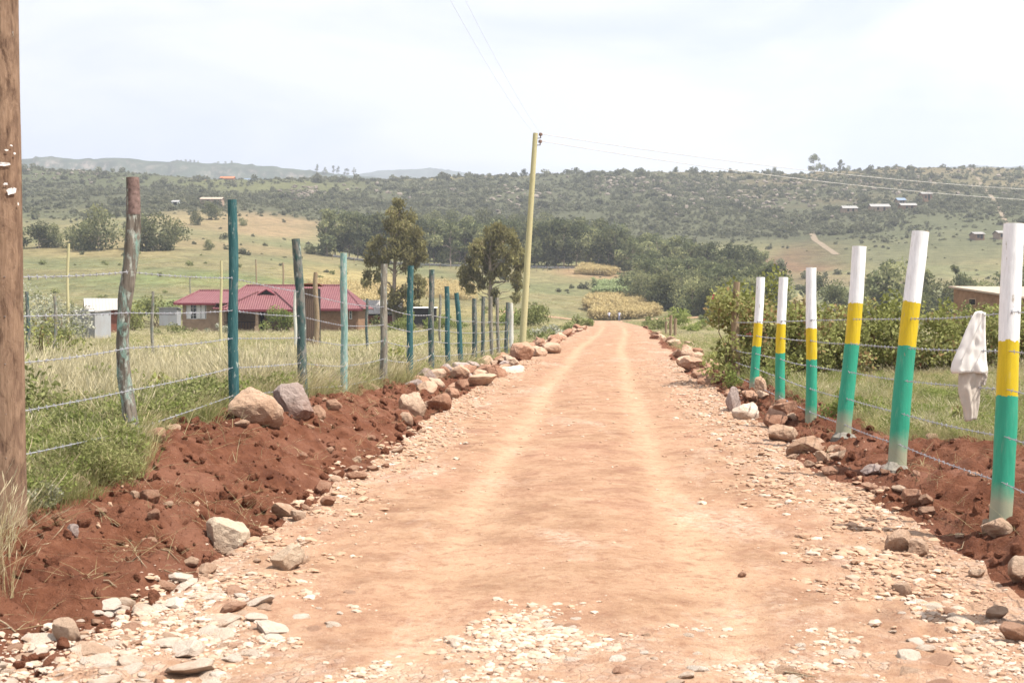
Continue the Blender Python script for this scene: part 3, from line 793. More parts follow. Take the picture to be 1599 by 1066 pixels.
row(26, -1, 7.5, 20, -.15, .35, .07, .18, ('stone', [(0, 'at the foot of the left bank near the pale boulder'), (11, 'at the foot of the left bank below the large boulder')]), 'stones at the foot of the left bank', 35, ['tan', 'red', 'tan'])
row(18, 1, 7, 14, -.1, .45, .07, .17, ('stone', [(0, 'at the foot of the soil by the nearest banded post'), (10, 'at the foot of the soil by the cement-footed posts')]), 'stones at the foot of the right bank', 36, ['tan', 'red', 'tan'])
row(22, -1, 8, 17, .35, 1.2, .05, .14, ('stone', [(0, 'on the left soil slope above the pale boulder'), (11, 'on the left soil slope below the teal post')]), 'stones on the left soil slope', 37, ['red', 'red', 'tan'])
row(16, 1, 7, 14, .3, 1.3, .05, .13, ('stone', [(0, 'on loose soil around the nearest banded post'), (10, 'on loose soil around the cement-footed posts')]), 'stones on the right loose soil', 38, ['red', 'red', 'tan'])

# stones bedded in the road: sown where the photograph's broken stone shows
def in_poly(p, poly):
    x, y = p[:, 0], p[:, 1]; ins = np.zeros(len(p), bool); j = len(poly) - 1
    for i in range(len(poly)):
        xi, yi = poly[i]; xj, yj = poly[j]
        c = ((yi > y) != (yj > y)) & (x < (xj - xi) * (y - yi) / (yj - yi + 1e-9) + xi)
        ins ^= c; j = i
    return ins
def sow(poly, n, rs):
    poly = np.array(poly, float); lo, hi = poly.min(0), poly.max(0); out = []
    while sum(len(o) for o in out) < n:
        q = rs.uniform(lo, hi, (n * 3, 2)); out.append(q[in_poly(q, poly)])
    return np.concatenate(out)[:n]
PATCHES = [
 ([(-60, 1090), (-60, 1030), (120, 968), (300, 890), (380, 905), (420, 960), (430, 1010), (330, 1060), (300, 1090)], 150, 3000, (18, 70), 'white'),
 ([(290, 900), (360, 850), (480, 760), (560, 720), (540, 800), (470, 890), (400, 930)], 26, 900, (14, 34), 'tan'),
 ([(380, 960), (560, 920), (520, 985), (420, 1000)], 14, 700, (14, 40), 'white'),
 ([(700, 1010), (770, 965), (870, 958), (925, 972), (850, 1006), (760, 1010)], 22, 1100, (14, 34), 'white'),
 ([(480, 1090), (560, 1040), (700, 1040), (860, 1020), (1000, 975), (1110, 985), (1150, 1040), (1240, 1055), (1300, 1090)], 46, 3200, (14, 44), 'white'),
 ([(1250, 1090), (1180, 1030), (1300, 985), (1450, 930), (1560, 960), (1680, 1010), (1680, 1090)], 60, 2400, (14, 50), 'white'),
 ([(1230, 860), (1300, 800), (1370, 760), (1430, 820), (1480, 880), (1560, 960), (1420, 960), (1300, 930)], 40, 2200, (13, 34), 'tan'),
 ([(1130, 770), (1180, 690), (1250, 690), (1330, 745), (1340, 800), (1230, 800)], 20, 800, (12, 26), 'tan'),
 ([(560, 740), (640, 680), (760, 612), (800, 600), (740, 650), (640, 720)], 0, 700, (8, 14), 'tan'),
 ([(1090, 600), (1120, 620), (1180, 680), (1150, 690), (1080, 640)], 0, 500, (8, 14), 'tan'),
]
rs = np.random.RandomState(77)
GP, GS, GK = [], [], []
nst = 0
for (poly, nbig, nsmall, (s0, s1), kind) in PATCHES:
    q = sow(poly, nbig, rs) if nbig else np.zeros((0, 2))
    if len(q):
        w = G(q[:, 0], q[:, 1])
        for k in range(len(q)):
            if nst >= 296: break
            spx = s0 + (s1 - s0) * rs.rand() ** 2.2
            s = spx * w[k, 1] / FPX
            kd = kind if rs.rand() < .68 else ('tan' if rs.rand() < .6 else 'red')
            o = link('stone', STONEM[kd][rs.randint(7)], road, (w[k, 0], w[k, 1], w[k, 2] + s * rs.uniform(-.10, .02)))
            o.scale = (s * rs.uniform(.8, 1.3), s * rs.uniform(.7, 1.2), s * rs.uniform(.28, .5))
            o.rotation_euler = (rs.uniform(-.25, .25), rs.uniform(-.25, .25), rs.uniform(0, 6.28))
            nst += 1
    q = sow(poly, nsmall, rs)
    q = q + rs.normal(size=q.shape) * np.array([26, 12])
    q = q[(q[:, 1] > 500)]
    w = G(q[:, 0], q[:, 1])
    w = w[fbm(w[:, 0] * 2.6, w[:, 1] * 2.6, 0, 91, 3) > -.06]; q = w
    spx = 3.5 + 17 * rs.rand(len(q)) ** 3.2
    GP.append(w); GS.append(np.minimum(spx * w[:, 1] / FPX, .09)); GK.append(np.where(rs.rand(len(q)) < .62, {'white': 0, 'tan': 1}[kind], rs.choice([0, 0, 1, 1], len(q))))
# loose grit strewn over the whole road, thicker near its edges
Yr = np.exp(rs.uniform(math.log(5), math.log(40), 5200)); t = rs.rand(5200)
edge = rs.rand(5200) < .90
Dr = np.where(edge, np.where(t < .5, e_l(Yr) + np.abs(rs.normal(size=5200)) * .35, e_r(Yr) - np.abs(rs.normal(size=5200)) * .5), rs.uniform(-2.4, 2.2, 5200))
Xr = Dr + road_c(Yr)
GP.append(np.stack([Xr, Yr, ground(Xr, Yr)], -1)); GS.append(np.minimum(rs.uniform(2.5, 8, 5200) * Yr / FPX, .06)); GK.append(rs.choice([0, 1, 1, 1, 1], 5200))
GP, GS, GK = np.concatenate(GP), np.concatenate(GS), np.concatenate(GK)

LIB = {}
def library(name, meshes):
    col = bpy.data.collections.new(name)
    for k, me in enumerate(meshes):
        o = bpy.data.objects.new('%s_%03d' % (name, k), me); col.objects.link(o)
    return col
def scatter(name, pts, rot, scl, idx, col, parent=None):
    """Many copies of a few meshes on points: one object."""
    me = bpy.data.meshes.new(name); n = len(pts)
    me.vertices.add(n); me.vertices.foreach_set('co', np.asarray(pts, np.float32).ravel())
    a = me.attributes.new('rot', 'FLOAT_VECTOR', 'POINT'); a.data.foreach_set('vector', np.asarray(rot, np.float32).ravel())
    a = me.attributes.new('scl', 'FLOAT_VECTOR', 'POINT'); a.data.foreach_set('vector', np.asarray(scl, np.float32).ravel())
    a = me.attributes.new('idx', 'INT', 'POINT'); a.data.foreach_set('value', np.asarray(idx, np.int32))
    o = link(name, me, parent)
    ng = bpy.data.node_groups.new(name, 'GeometryNodeTree')
    ng.interface.new_socket('Geometry', in_out='INPUT', socket_type='NodeSocketGeometry')
    ng.interface.new_socket('Geometry', in_out='OUTPUT', socket_type='NodeSocketGeometry')
    gi, go = ng.nodes.new('NodeGroupInput'), ng.nodes.new('NodeGroupOutput')
    ip = ng.nodes.new('GeometryNodeInstanceOnPoints'); ci = ng.nodes.new('GeometryNodeCollectionInfo')
    ci.inputs['Collection'].default_value = col; ci.inputs['Separate Children'].default_value = True; ci.inputs['Reset Children'].default_value = True
    def na(nm, ty):
        nd = ng.nodes.new('GeometryNodeInputNamedAttribute'); nd.data_type = ty; nd.inputs['Name'].default_value = nm
        return [s for s in nd.outputs if s.name == 'Attribute' and s.enabled][0]
    ip.inputs['Pick Instance'].default_value = True
    L = ng.links.new
    L(gi.outputs[0], ip.inputs['Points']); L(ci.outputs[0], ip.inputs['Instance']); L(na('idx', 'INT'), ip.inputs['Instance Index'])
    L(na('rot', 'FLOAT_VECTOR'), ip.inputs['Rotation']); L(na('scl', 'FLOAT_VECTOR'), ip.inputs['Scale'])
    L(ip.outputs[0], go.inputs[0])
    md = o.modifiers.new('scatter', 'NODES'); md.node_group = ng
    return o
grit_lib = library('grit', [rock_mesh('grit', 600 + i, 1, M['grit_' + k], 6, .05) for i, k in enumerate(['white', 'tan', 'red', 'white', 'tan', 'red'])])
n = len(GP)
GP[:, 2] += GS * .03
g = scatter('gravel', GP, np.stack([RS.uniform(-.12, .12, n), RS.uniform(-.12, .12, n), RS.uniform(0, 6.28, n)], -1), GS[:, None] * np.stack([RS.uniform(.8, 1.3, n), RS.uniform(.7, 1.2, n), RS.uniform(.28, .6, n)], -1), GK + 3 * RS.randint(0, 2, n), grit_lib, road)
tag(g, kind='stuff')
# clods of loose red soil on both banks
M['clod'] = M['soil']
clod_lib = library('soil_clod', [rock_mesh('clod', 700 + i, 2, M['soil'], 7, .12) for i in range(5)] + [rock_mesh('pebble', 720 + i, 1, M['grit_tan'], 6, .05) for i in range(2)])
nc = 15000
Yc = np.exp(RS.uniform(math.log(5.2), math.log(40), nc)); side = RS.rand(nc) < .58
tt = RS.rand(nc)
Dc = np.where(side, o_l(Yc) + (e_l(Yc) - o_l(Yc)) * tt, e_r(Yc) + (o_r(Yc) - e_r(Yc)) * tt)
Xc = Dc + road_c(Yc); sz = .007 + .085 * RS.rand(nc) ** 11 * np.interp(Yc, [5, 12, 40], [1, 1.2, 2.2])
o = scatter('soil_clods', np.stack([Xc, Yc, ground(Xc, Yc) + sz * .15], -1), np.stack([RS.uniform(0, 6, nc) for _ in range(3)], -1), sz[:, None] * np.stack([RS.uniform(.8, 1.4, nc), RS.uniform(.7, 1.2, nc), RS.uniform(.6, 1, nc)], -1), np.where(RS.rand(nc) < .10, np.where(sz < .04, RS.randint(5, 7, nc), 0), RS.randint(0, 5, nc)), clod_lib)
tag(o, 'crumbled clods of dark red soil on the banks', 'soil clods', None, 'stuff')

# ------------------------------------------------------------------ fences
def barbed(mb, pts, r=.0035, near=True, step=.14, seed=0):
    """Two twisted strands with four-point barbs along a polyline of points."""
    pts = [Vector(p) for p in pts]
    out = []; rs = random.Random(seed)
    for a, b in zip(pts[:-1], pts[1:]):
        L = (b - a).length; n = max(2, int(L / (.05 if near else .4))); sag = .012 * L * rs.uniform(.2, 1.0)
        for k in range(n):
            t = k / n; p = a.lerp(b, t); p.z -= sag * 4 * t * (1 - t) * .5; out.append(p)
    out.append(pts[-1])
    if near:
        A, B = [], []
        for k, p in enumerate(out):
            an = k * 1.25; d = Vector((math.cos(an) * .0026, 0, math.sin(an) * .0026))
            A.append(p + d); B.append(p - d)
        mb.tube(A, r * .72, 4, cap=False); mb.tube(B, r * .72, 4, cap=False)
    else:
        mb.tube(out, r, 4, cap=False)
    acc = 0.0
    for a, b in zip(out[:-1], out[1:]):
        acc += (b - a).length
        if acc > step:
            acc = 0.0
            for s in (-1, 1):
                d = Vector((rs.uniform(-.5, .5), rs.uniform(-.5, .5), rs.uniform(.5, 1) * s)).normalized() * .016
                mb.tube([a - d, a + d], r * .8, 3, cap=False)
            mb.tube([a + (b - a) * -.12, a + (b - a) * .16], r * 2.1, 5, cap=True)

DL, DR = -3.9, 2.8
def fence_Y(px, D):
    Y = D / ((px - 940) / FPX)
    for k in range(6):
        Y = (D + float(road_c(Y)) - .07 * Y) / ((px - 940) / FPX)
    return Y
# (foot px, foot py, top px, top py, width px, paint, label, bend px at the middle)
LP = [
 (205, 690, 203, 278, 22, 'post_pale', 'crooked thick post with flaking pale paint and a red-brown sawn top', -8),
 (365, 648, 363, 312, 15, 'post_teal', 'straight post freshly painted bright teal', 0),
 (474, 615, 463, 373, 14, 'post_dark', 'leaning grey-teal post with worn lower half', 2),
 (537, 625, 537, 395, 11, 'post_mint', 'pale mint post with streaky paint', 0),
 (598, 607, 600, 412, 11, 'post_grey', 'grey post patched with pale lichen', 0),
 (639, 601, 641, 415, 10, 'post_teal', 'dark teal post beside the perched boulder', 0),
 (673, 577, 674, 421, 9, 'post_dark', 'grey-teal post with a bare foot', 0),
 (700, 580, 698, 447, 8, 'post_teal', 'short teal post with white flecks', 0),
 (721, 585, 713, 457, 8, 'post_teal', 'teal post tilted towards the field', 1),
 (741, 580, 741, 466, 8, 'post_dark', 'dull teal post with grey streaks', 0),
 (753, 571, 755, 463, 6, 'post_dark', 'thin dull teal post', 0),
 (768, 567, 766, 463, 6, 'post_grey', 'thin grey unpainted post', 0),
 (779, 565, 776, 465, 5.5, 'post_grey', 'thin grey post beside another', 0),
 (789, 560, 793, 472, 6, 'post_dark', 'thin dull post near the fence end', 0),
 (799, 557, 798, 473, 7, 'post_white', 'whitened end post', 0),
]
lf = thing('barbed_wire_fence', 'left fence of teal and grey wooden posts with five strands of barbed wire', 'fence', (0, 0, 0))
LFOOT = []
for k, (fx, fy, tx, ty, w, mt, lab, bend) in enumerate(LP):
    Y = fence_Y(fx, DL); X = (fx - CX) / FPX * Y
    z0 = gz(X, Y); top = P(tx, ty, Y)
    r = w / 2 / FPX * Y
    a, b = Vector((X, Y, z0 - .35)), top
    n = 26; pts, rad = [], []
    r4 = random.Random(k)
    for q in range(n):
        t = q / (n - 1); p = a.lerp(b, t)
        p.x += (bend / FPX * Y) * math.sin(t * math.pi * (1.0 if k else 1.15)) + r * .10 * math.sin(t * 9 + k); p.y += r * .15 * math.sin(t * 7 + 2 * k)
        if k == 0: p.x += .022 * math.sin(t * 8.5 + 1.0)
        pts.append(p - a); rad.append(r * (1.10 - .16 * t + (.10 * math.sin(t * 11) if k == 0 else .02 * math.sin(t * 15 + k))))
    mb = MB(); mb.tube(pts, rad, 14 if k < 6 else 9, wob=.13 if k else .28, seed=k)
    o = mb.build('post', [M[mt]], lf, True, a)
    o['label'] = lab
    if k == 0:
        mb = MB(); t0 = .905
        mb.tube([p + Vector((0, 0, .004)) for p in pts[-4:]], [rad[-4] * 1.06, rad[-3] * 1.07, rad[-2] * 1.07, rad[-1] * 1.05], 14, wob=.1, seed=3)
        mb.build('top_band', [M['cap_red']], o, True)
    LFOOT.append((a, b, z0, r))
POLE_BASE = at(7, 8.1)
WH = [1.40, 1.07, .78, .46, .15]
for wi, wz in enumerate(WH):
    mbn, mbf = MB(), None
    pts = []
    p0 = Vector((POLE_BASE.x + .05, 8.1 - .12, CAMZ + (486 - [433, 494, 567, 644, 712][wi]) / FPX * 8.1)); pts.append(p0)
    for k, (a, b, z0, r) in enumerate(LFOOT):
        t = ((wz + (.0 if k else [.02, .0, 0, -.02, -.03][wi])) + .35 + .015 * math.sin(k * 3 + wi)) / (b.z - a.z + 1e-6)
        p = a.lerp(b, t); p.y -= r * 1.02; pts.append(p)
    barbed(mbn, pts[:6], .0029, True, .13, wi)
    barbed(mbn, pts[5:], .0052, False, .16, wi + 20)
    o = mbn.build('barbed_wire', [M['wire']], lf)

RP = [  # foot px, py, top px, py, width, share of white bottom edge and of yellow bottom edge from the top
 (1560, 812, 1586, 350, 33, .396, .573, 'nearest banded post, green, yellow and white'),
 (1399, 735, 1436, 362, 28, .298, .480, 'banded post leaning right with a cement foot'),
 (1318, 685, 1341, 385, 23, .300, .507, 'banded post leaning right beside a tan rock'),
 (1265, 667, 1268, 418, 17, .390, .578, 'upright banded post with a small cement scar'),
 (1217, 640, 1223, 433, 15, .357, .570, 'slim banded post behind the pale angular rock'),
 (1178, 612, 1187, 433, 14, .408, .603, 'farthest banded post by the round cream stone'),
]
rf = thing('barbed_wire_fence', 'right fence of green, yellow and white banded posts with five strands of barbed wire', 'fence', (0, 0, 0))
RFOOT = []
for k, (fx, fy, tx, ty, w, wh, ye, lab) in enumerate(RP):
    Y = fence_Y(fx, DR); X = (fx - CX) / FPX * Y
    z0 = gz(X, Y); top = P(tx, ty, Y + .1); r = w / 2 / FPX * Y
    foot = P(fx, fy, Y)
    foot.z = min(foot.z, z0 + .02)
    a = foot + (foot - top).normalized() * .4
    n = 40; pts, rad, val = [], [], []
    for q in range(n):
        t = q / (n - 1); p = a.lerp(top, t)
        s = (p - foot).length / (top - foot).length * (1 if q / (n - 1) * (top - a).length > .4 else -1)
        ff = 1 - s                                        # from the top
        v = 1 - (ff / wh * .3333 if ff < wh else .3333 + (ff - wh) / (ye - wh) * .3333 if ff < ye else .6667 + (ff - ye) / (1 - ye) * .3333)
        p = p + Vector((r * .16 * math.sin(5 * t + k * 2), 0, 0)); pts.append(p - a); rad.append(r * (1.06 - .12 * t + .012 * math.sin(t * 17 + k))); val.append(max(v, 0.0))
    mb = MB(); mb.tube(pts, rad, 18, wob=.05, seed=k + 9, val=val)
    mb_top = pts[-1]
    o = mb.build('post', [M['band']], rf, True, a); o['label'] = lab
    m2 = MB(); m2.tube([mb_top + Vector((0, 0, -.002)), mb_top + Vector((0, 0, .004))], [rad[-1] * .985, rad[-1] * .97], 18); m2.build('sawn_top', [M['post_tan']], o)
    if k in (1, 2):
        c = MB(); zz = foot - a
        c.tube([zz + Vector((0, 0, -.1)), zz + Vector((.0, -.01, .02)), zz + Vector((.01, 0, .06))], [r * 2.2, r * 1.9, r * 1.1], 12, wob=.5, seed=k); c.build('cement_foot', [M['cement']], o)
    RFOOT.append((foot, top, z0, r))
# the bare wooden strainer post at the far end and one beyond the frame so the wires go on
for (px, py, tx, ty, Y, w, mt, lab) in [(1146, 585, 1151, 440, 26.7, 12, 'post_tan', 'thick bare tan strainer post half grown over by the hedge')]:
    foot = at(px, Y); top = P(tx, ty, Y); r = w / 2 / FPX * Y
    a = foot + Vector((0, 0, -.3))
    mb = MB(); mb.tube([a.lerp(top, t) - a + Vector((.02 * math.sin(6 * t), 0, 0)) for t in np.linspace(0, 1, 14)], [r * (1.15 - .3 * t) for t in np.linspace(0, 1, 14)], 10, wob=.25, seed=4)
    o = mb.build('post', [M[mt]], rf, True, a); o['label'] = lab
    END = (foot, top, foot.z, r)
Y0 = 6.3; X0 = DR + .07 * Y0; z0 = gz(X0, Y0)
START = (Vector((X0, Y0, z0)), Vector((X0 + .12, Y0, z0 + 2.1)), z0, .075)
a0 = START[0] + Vector((0, 0, -.3)); mb = MB()
mb.tube([(a0.lerp(START[1], t) - a0) for t in np.linspace(0, 1, 40)], .075, 18, val=np.clip(np.concatenate([np.zeros(5), np.linspace(0, 1, 35)]), 0, 1))
o = mb.build('post', [M['band']], rf, True, a0)
WT = [([9.03, 12.2, 14.7, 26.7], [1.495, 1.43, 1.41, 1.27]), ([9.03, 12.2, 26.7], [1.22, 1.15, 1.02]), ([9.03, 12.2, 17, 26.7], [.95, .84, .77, .70]), ([9.03, 12.2, 17.2, 26.7], [.62, .53, .46, .46]), ([9.03, 12.2, 17.2, 26.7], [.30, .24, .15, .18])]
for wi in range(5):
    mbn = MB(); pts = []
    for (f, t, z0, r) in [START] + RFOOT + [END]:
        d = (t - f); wz = float(np.interp(f.y, *WT[wi])); p = f + d * ((wz - f.z) / d.z); p.y -= r * 1.05; p.x -= r * .3; pts.append(p)
    barbed(mbn, pts[:5], .0031, True, .12, wi + 40); barbed(mbn, pts[4:], .0048, False, .15, wi + 60)
    mbn.build('barbed_wire', [M['wire']], rf)

# the big brown pole at the left edge of the picture, the leaning pole, and the cables
pb = POLE_BASE
pole = thing('utility_pole', 'massive brown wooden pole with torn paper scraps at the left edge', 'utility pole', pb)
mb = MB(); n = 40
mb.tube([(-.012 * t * 9.8 / 2.2, 0, -.4 + t * 10.2) for t in np.linspace(0, 1, n)], [.132 - .028 * t for t in np.linspace(0, 1, n)], 28, wob=.05, seed=5)
pshaft = mb.build('pole_shaft', [M['pole_brown']], pole, True)
def scrap(px, py, w, h, seed, nm='paper_scrap'):
    rs = np.random.RandomState(seed); zc = CAMZ + (486 - py) / FPX * 8.0 - pb.z
    ang0 = math.atan2(-1, 0) + math.asin(max(-.9, min(.93, ((px - 7) / FPX * 8.05) / .128)))
    V = []; m = 9
    for q in range(m):
        a = q * 2 * math.pi / m; rr_ = rs.uniform(.55, 1.1)
        da = math.cos(a) * rr_ * (w / 2 / FPX * 8) / .128; dz = math.sin(a) * rr_ * (h / 2 / FPX * 8)
        V.append((ang0 + da, zc + dz))
    V.append((ang0, zc))
    r1 = .1325
    W = [(-.004 * zc / 2 + r1 * math.cos(a), r1 * math.sin(a), z) for a, z in V]
    T = [[q, (q + 1) % m, m] for q in range(m)]
    b = MB(); b.add(W, T); b.build(nm, [M['paper']], pole)
for k, (x, y, w, h) in enumerate([(20, 258, 26, 9), (29, 300, 16, 12), (33, 297, 7, 10), (12, 246, 6, 4), (25, 236, 7, 4), (33, 240, 5, 4), (12, 262, 7, 10), (36, 318, 4, 6), (30, 228, 6, 3), (23, 288, 8, 5), (2, 440, 6, 10)]):
    scrap(x, y, w, h, k + 3)
def insulator(mb, p, s=1.0):
    mb.tube([Vector(p), Vector(p) + Vector((0, 0, .06 * s)), Vector(p) + Vector((0, 0, .07 * s)), Vector(p) + Vector((0, 0, .13 * s)), Vector(p) + Vector((0, 0, .15 * s))], [.015 * s, .015 * s, .055 * s, .05 * s, .02 * s], 10)
M['porcelain'] = simple_mat('brown_porcelain', (.16, .09, .06), .35, .1, 5, .5)
for zc in (9.15, 8.55):
    b = MB(); b.tube([(-.04, 0, zc), (.16, -.02, zc)], .012, 6); insulator(b, (.16, -.02, zc), 1.0); b.build('insulator', [M['porcelain']], pole)
LB = at(815, 60.0)
LT = P(836, 208, 60.0)
lp = thing('utility_pole', 'tall leaning yellowish pole standing on the left verge behind the rocks', 'utility pole', LB)
mb = MB(); d = LT - LB
mb.tube([d * t for t in np.linspace(-.05, 1, 22)], [.165 - .05 * t for t in np.linspace(0, 1, 22)], 14, wob=.05, seed=8)
mb.build('pole_shaft', [M['pole_yellow']], lp, True)
INS = []
for f, s in ((.977, 1), (.945, 1)):
    b = MB(); q = d * f; b.tube([q, q + Vector((.26, 0, .0))], .02, 6); insulator(b, q + Vector((.26, 0, 0)), 1.7); b.build('insulator', [M['porcelain']], lp)
    INS.append(LB + q + Vector((.26, 0, .2)))
def cable(name, a, b, sag, r, label, n=80, mt='cable'):
    pts = []
    for k in range(n + 1):
        t = k / n; p = Vector(a).lerp(Vector(b), t); p.z -= sag * 4 * t * (1 - t); pts.append(p - Vector(a))
    mb = MB(); mb.tube(pts, r, 5, cap=False)
    return tag(mb.build(name, [M[mt]], None, True, a), label, 'cable')
cable('power_cable', INS[0], pb + Vector((.1, -.02, 9.3)), .55, .0038, 'upper pale overhead cable running from the leaning pole towards the brown pole', mt='cable_thin')
cable('power_cable', INS[1], pb + Vector((.1, -.02, 8.7)), .70, .0038, 'lower pale overhead cable running from the leaning pole towards the brown pole', mt='cable_thin')
cable('power_cable', INS[0], P(2300, 280, 95), 1.9, .015, 'upper pale cable sagging to the right across the hillside')
cable('power_cable', INS[1], P(2300, 296, 94), 2.0, .015, 'lower pale cable sagging to the right across the hillside')

# ------------------------------------------------------------------ vegetation
M['leaf_euc'] = leaf_mat('eucalyptus_leaves', [(0, (.095, .110, .056)), (.5, (.165, .176, .088)), (1, (.27, .265, .13))], .45, .40)
M['leaf_hero'] = leaf_mat('olive_leaves', [(0, (.16, .142, .070)), (.45, (.245, .222, .10)), (.8, (.31, .29, .13)), (1, (.37, .30, .17))], .45, .1)
M['leaf_green'] = leaf_mat('shrub_leaves', [(0, (.13, .15, .052)), (.5, (.205, .22, .085)), (1, (.29, .295, .13))], .40, .2)
M['leaf_bright'] = leaf_mat('bright_leaves', [(0, (.15, .185, .048)), (.5, (.225, .26, .080)), (1, (.31, .33, .125))], .45, .15)
M['leaf_hedge'] = leaf_mat('hedge_leaves', [(0, (.19, .20, .062)), (.4, (.29, .30, .105)), (.75, (.37, .37, .16)), (.93, (.27, .235, .10)), (1, (.30, .20, .10))], .38, .05)
M['leaf_silver'] = leaf_mat('silvery_leaves', [(0, (.19, .20, .12)), (.5, (.33, .33, .24)), (1, (.50, .49, .40))], .30, .1)
M['leaf_scrub'] = leaf_mat('hill_scrub', [(0, (.125, .132, .076)), (.5, (.160, .163, .098)), (1, (.21, .20, .13))], .42, .25)
M['leaf_weed'] = leaf_mat('weed_leaves', [(0, (.15, .17, .055)), (.5, (.25, .26, .10)), (1, (.36, .35, .165))], .45, .15)
M['grass_dry'] = leaf_mat('dry_grass', [(0, (.29, .24, .12)), (.5, (.40, .345, .195)), (1, (.52, .46, .30))], .35, .22)
M['grass_mix'] = leaf_mat('mixed_grass', [(0, (.25, .25, .105)), (.5, (.36, .33, .16)), (1, (.48, .41, .235))], .45, .28)
M['grass_green'] = leaf_mat('green_grass', [(0, (.20, .225, .075)), (.5, (.285, .30, .115)), (1, (.38, .37, .17))], .42, .28)
M['maize'] = leaf_mat('dry_maize', [(0, (.38, .28, .13)), (.5, (.50, .40, .20)), (1, (.56, .47, .27))], .3, .2)
M['napier'] = leaf_mat('napier_leaves', [(0, (.22, .27, .12)), (.5, (.28, .325, .16)), (1, (.34, .37, .20))], .4, .2)
M['flower'] = leaf_mat('pink_flowers', [(0, (.50, .06, .16)), (1, (.62, .14, .10))], .3, .1)
M['bark'] = simple_mat('pale_bark', (.30, .24, .185), .9, .35, 3.0)
M['bark_dark'] = simple_mat('grey_bark', (.20, .165, .125), .9, .35, 3.0)
M['stem'] = simple_mat('brown_stem', (.16, .12, .07), .9, .3, 8.0)

def leaves(mb, cen, size, asp=1.0, droop=0.0, rs=None, m=0, val=None, bend=0.0):
    """Leaf-sized rhombs: centre points, length, width ratio, how far they hang."""
    n = len(cen); rs = rs or RS
    d = rs.normal(size=(n, 3)); d[:, 2] -= droop; d /= np.linalg.norm(d, axis=1)[:, None] + 1e-9
    e = np.cross(d, rs.normal(size=(n, 3))); e /= np.linalg.norm(e, axis=1)[:, None] + 1e-9
    s = (size * rs.uniform(.6, 1.3, n))[:, None]
    A = cen - d * s * .5; B = cen + e * s * asp * .5; Cc = cen + d * s * .5; D = cen - e * s * asp * .5
    V = np.stack([A, B, Cc, D], 1).reshape(-1, 3)
    F = np.arange(n * 4).reshape(n, 4)
    v = rs.rand(n) if val is None else val
    mb.add(V, F, m, np.repeat(v, 4))

def blob_points(blobs, n, rs, shell=.55):
    """Random points in balls (x, y, z, r[, squash]) favouring the outer part."""
    w = np.array([b[3] ** 2.2 for b in blobs]); k = rs.choice(len(blobs), n, p=w / w.sum())
    B = np.array([b[:4] for b in blobs])[k]
    d = rs.normal(size=(n, 3)); d /= np.linalg.norm(d, axis=1)[:, None]
    r = (shell + (1 - shell) * rs.rand(n)) * np.where(rs.rand(n) < .8, 1, rs.rand(n))
    return B[:, :3] + d * (B[:, 3] * r)[:, None], k

def crown_mesh(name, blobs, n, size, mat, seed, asp=.6, droop=.2, tone=.5):
    rs = np.random.RandomState(seed); p, k = blob_points(blobs, n, rs)
    tb = rs.rand(len(blobs))
    mb = MB(); leaves(mb, p, size, asp, droop, rs, val=np.clip(.5 + (tb[k] - .5) * tone + (rs.rand(n) - .5) * .8, 0, 1))
    return mb.mesh(name, [mat])

def limb(mb, a, b, r0, r1, rs, sides=7, n=7, wob=.05):
    a, b = np.array(a, float), np.array(b, float); L = np.linalg.norm(b - a)
    t = np.linspace(0, 1, n); p = a[None] + (b - a)[None] * t[:, None]
    p[1:-1] += rs.normal(size=(n - 2, 3)) * wob * L * .5
    mb.tube(p, r0 + (r1 - r0) * t, sides, cap=False)

def tree_mesh(seed, H, W, kind='belt', bare=.22, n=1500, size=.75, mat='leaf_euc'):
    """Eucalyptus for the belts: (trunk mesh, crown mesh), H metres tall."""
    rs = np.random.RandomState(seed)
    tr = MB(); limb(tr, (0, 0, -.5), (rs.uniform(-.4, .4), rs.uniform(-.4, .4), H * .82), H * .017, H * .005, rs, 7, 9, .03)
    blobs = []
    nb = rs.randint(12, 18)
    for k in range(nb):
        t = rs.uniform(bare, 1.0)
        rad = W * (.9 if kind == 'round' else 1.0) * math.sin(math.pi * min(.95, .18 + .78 * (t - bare) / (1 - bare))) * .62
        a = rs.uniform(0, 6.28); q = rad * math.sqrt(rs.rand())
        c = (q * math.cos(a), q * math.sin(a), t * H * .95)
        blobs.append(c + (W * rs.uniform(.16, .30),))
        limb(tr, (0, 0, max(.15, t - .18) * H), c, H * .007, H * .002, rs, 5, 5, .08)
    return tr.mesh('trunk', [M['bark']], True), crown_mesh('crown', blobs, n, size, M[mat], seed + 1, .62, .5, .9)

TREES = [tree_mesh(900 + 7 * i, 12, 7 + (i % 3) * 1.2, 'belt', .16 + .05 * (i % 3), 1500, .80) for i in range(7)]
BUSHY = [tree_mesh(960 + 5 * i, 10, 10 + i, 'round', .05, 1900, .85) for i in range(4)]
TALL = [tree_mesh(990 + 5 * i, 14, 5.2, 'belt', .30, 900, .8) for i in range(3)]
def plant_tree(lib, k, X, Y, h, label, grp, rs, H0, name='eucalyptus_tree', sink=0.0, wide=1.0):
    p = (X, Y, gz(X, Y) - sink)
    t = thing(name, label, 'tree', p, rs.uniform(0, 6.28), grp)
    s = h / H0; t.scale = (s * wide, s * wide, s)
    link('trunk', lib[k][0], t); link('crown', lib[k][1], t)
    return t
rs = random.Random(41)
def belt(n, f, lib, H0, labels, grp, h0, h1, name='eucalyptus_tree', wide=1.0):
    spots = sorted(f(k / max(1, n - 1)) for k in range(n))
    for k, (px, Y) in enumerate(spots):
        X = (px - CX) / FPX * Y
        plant_tree(lib, rs.randrange(len(lib)), X, Y, rs.uniform(h0, h1), labels % nth(k, 'leftmost'), grp, rs, H0, name, .2, wide)
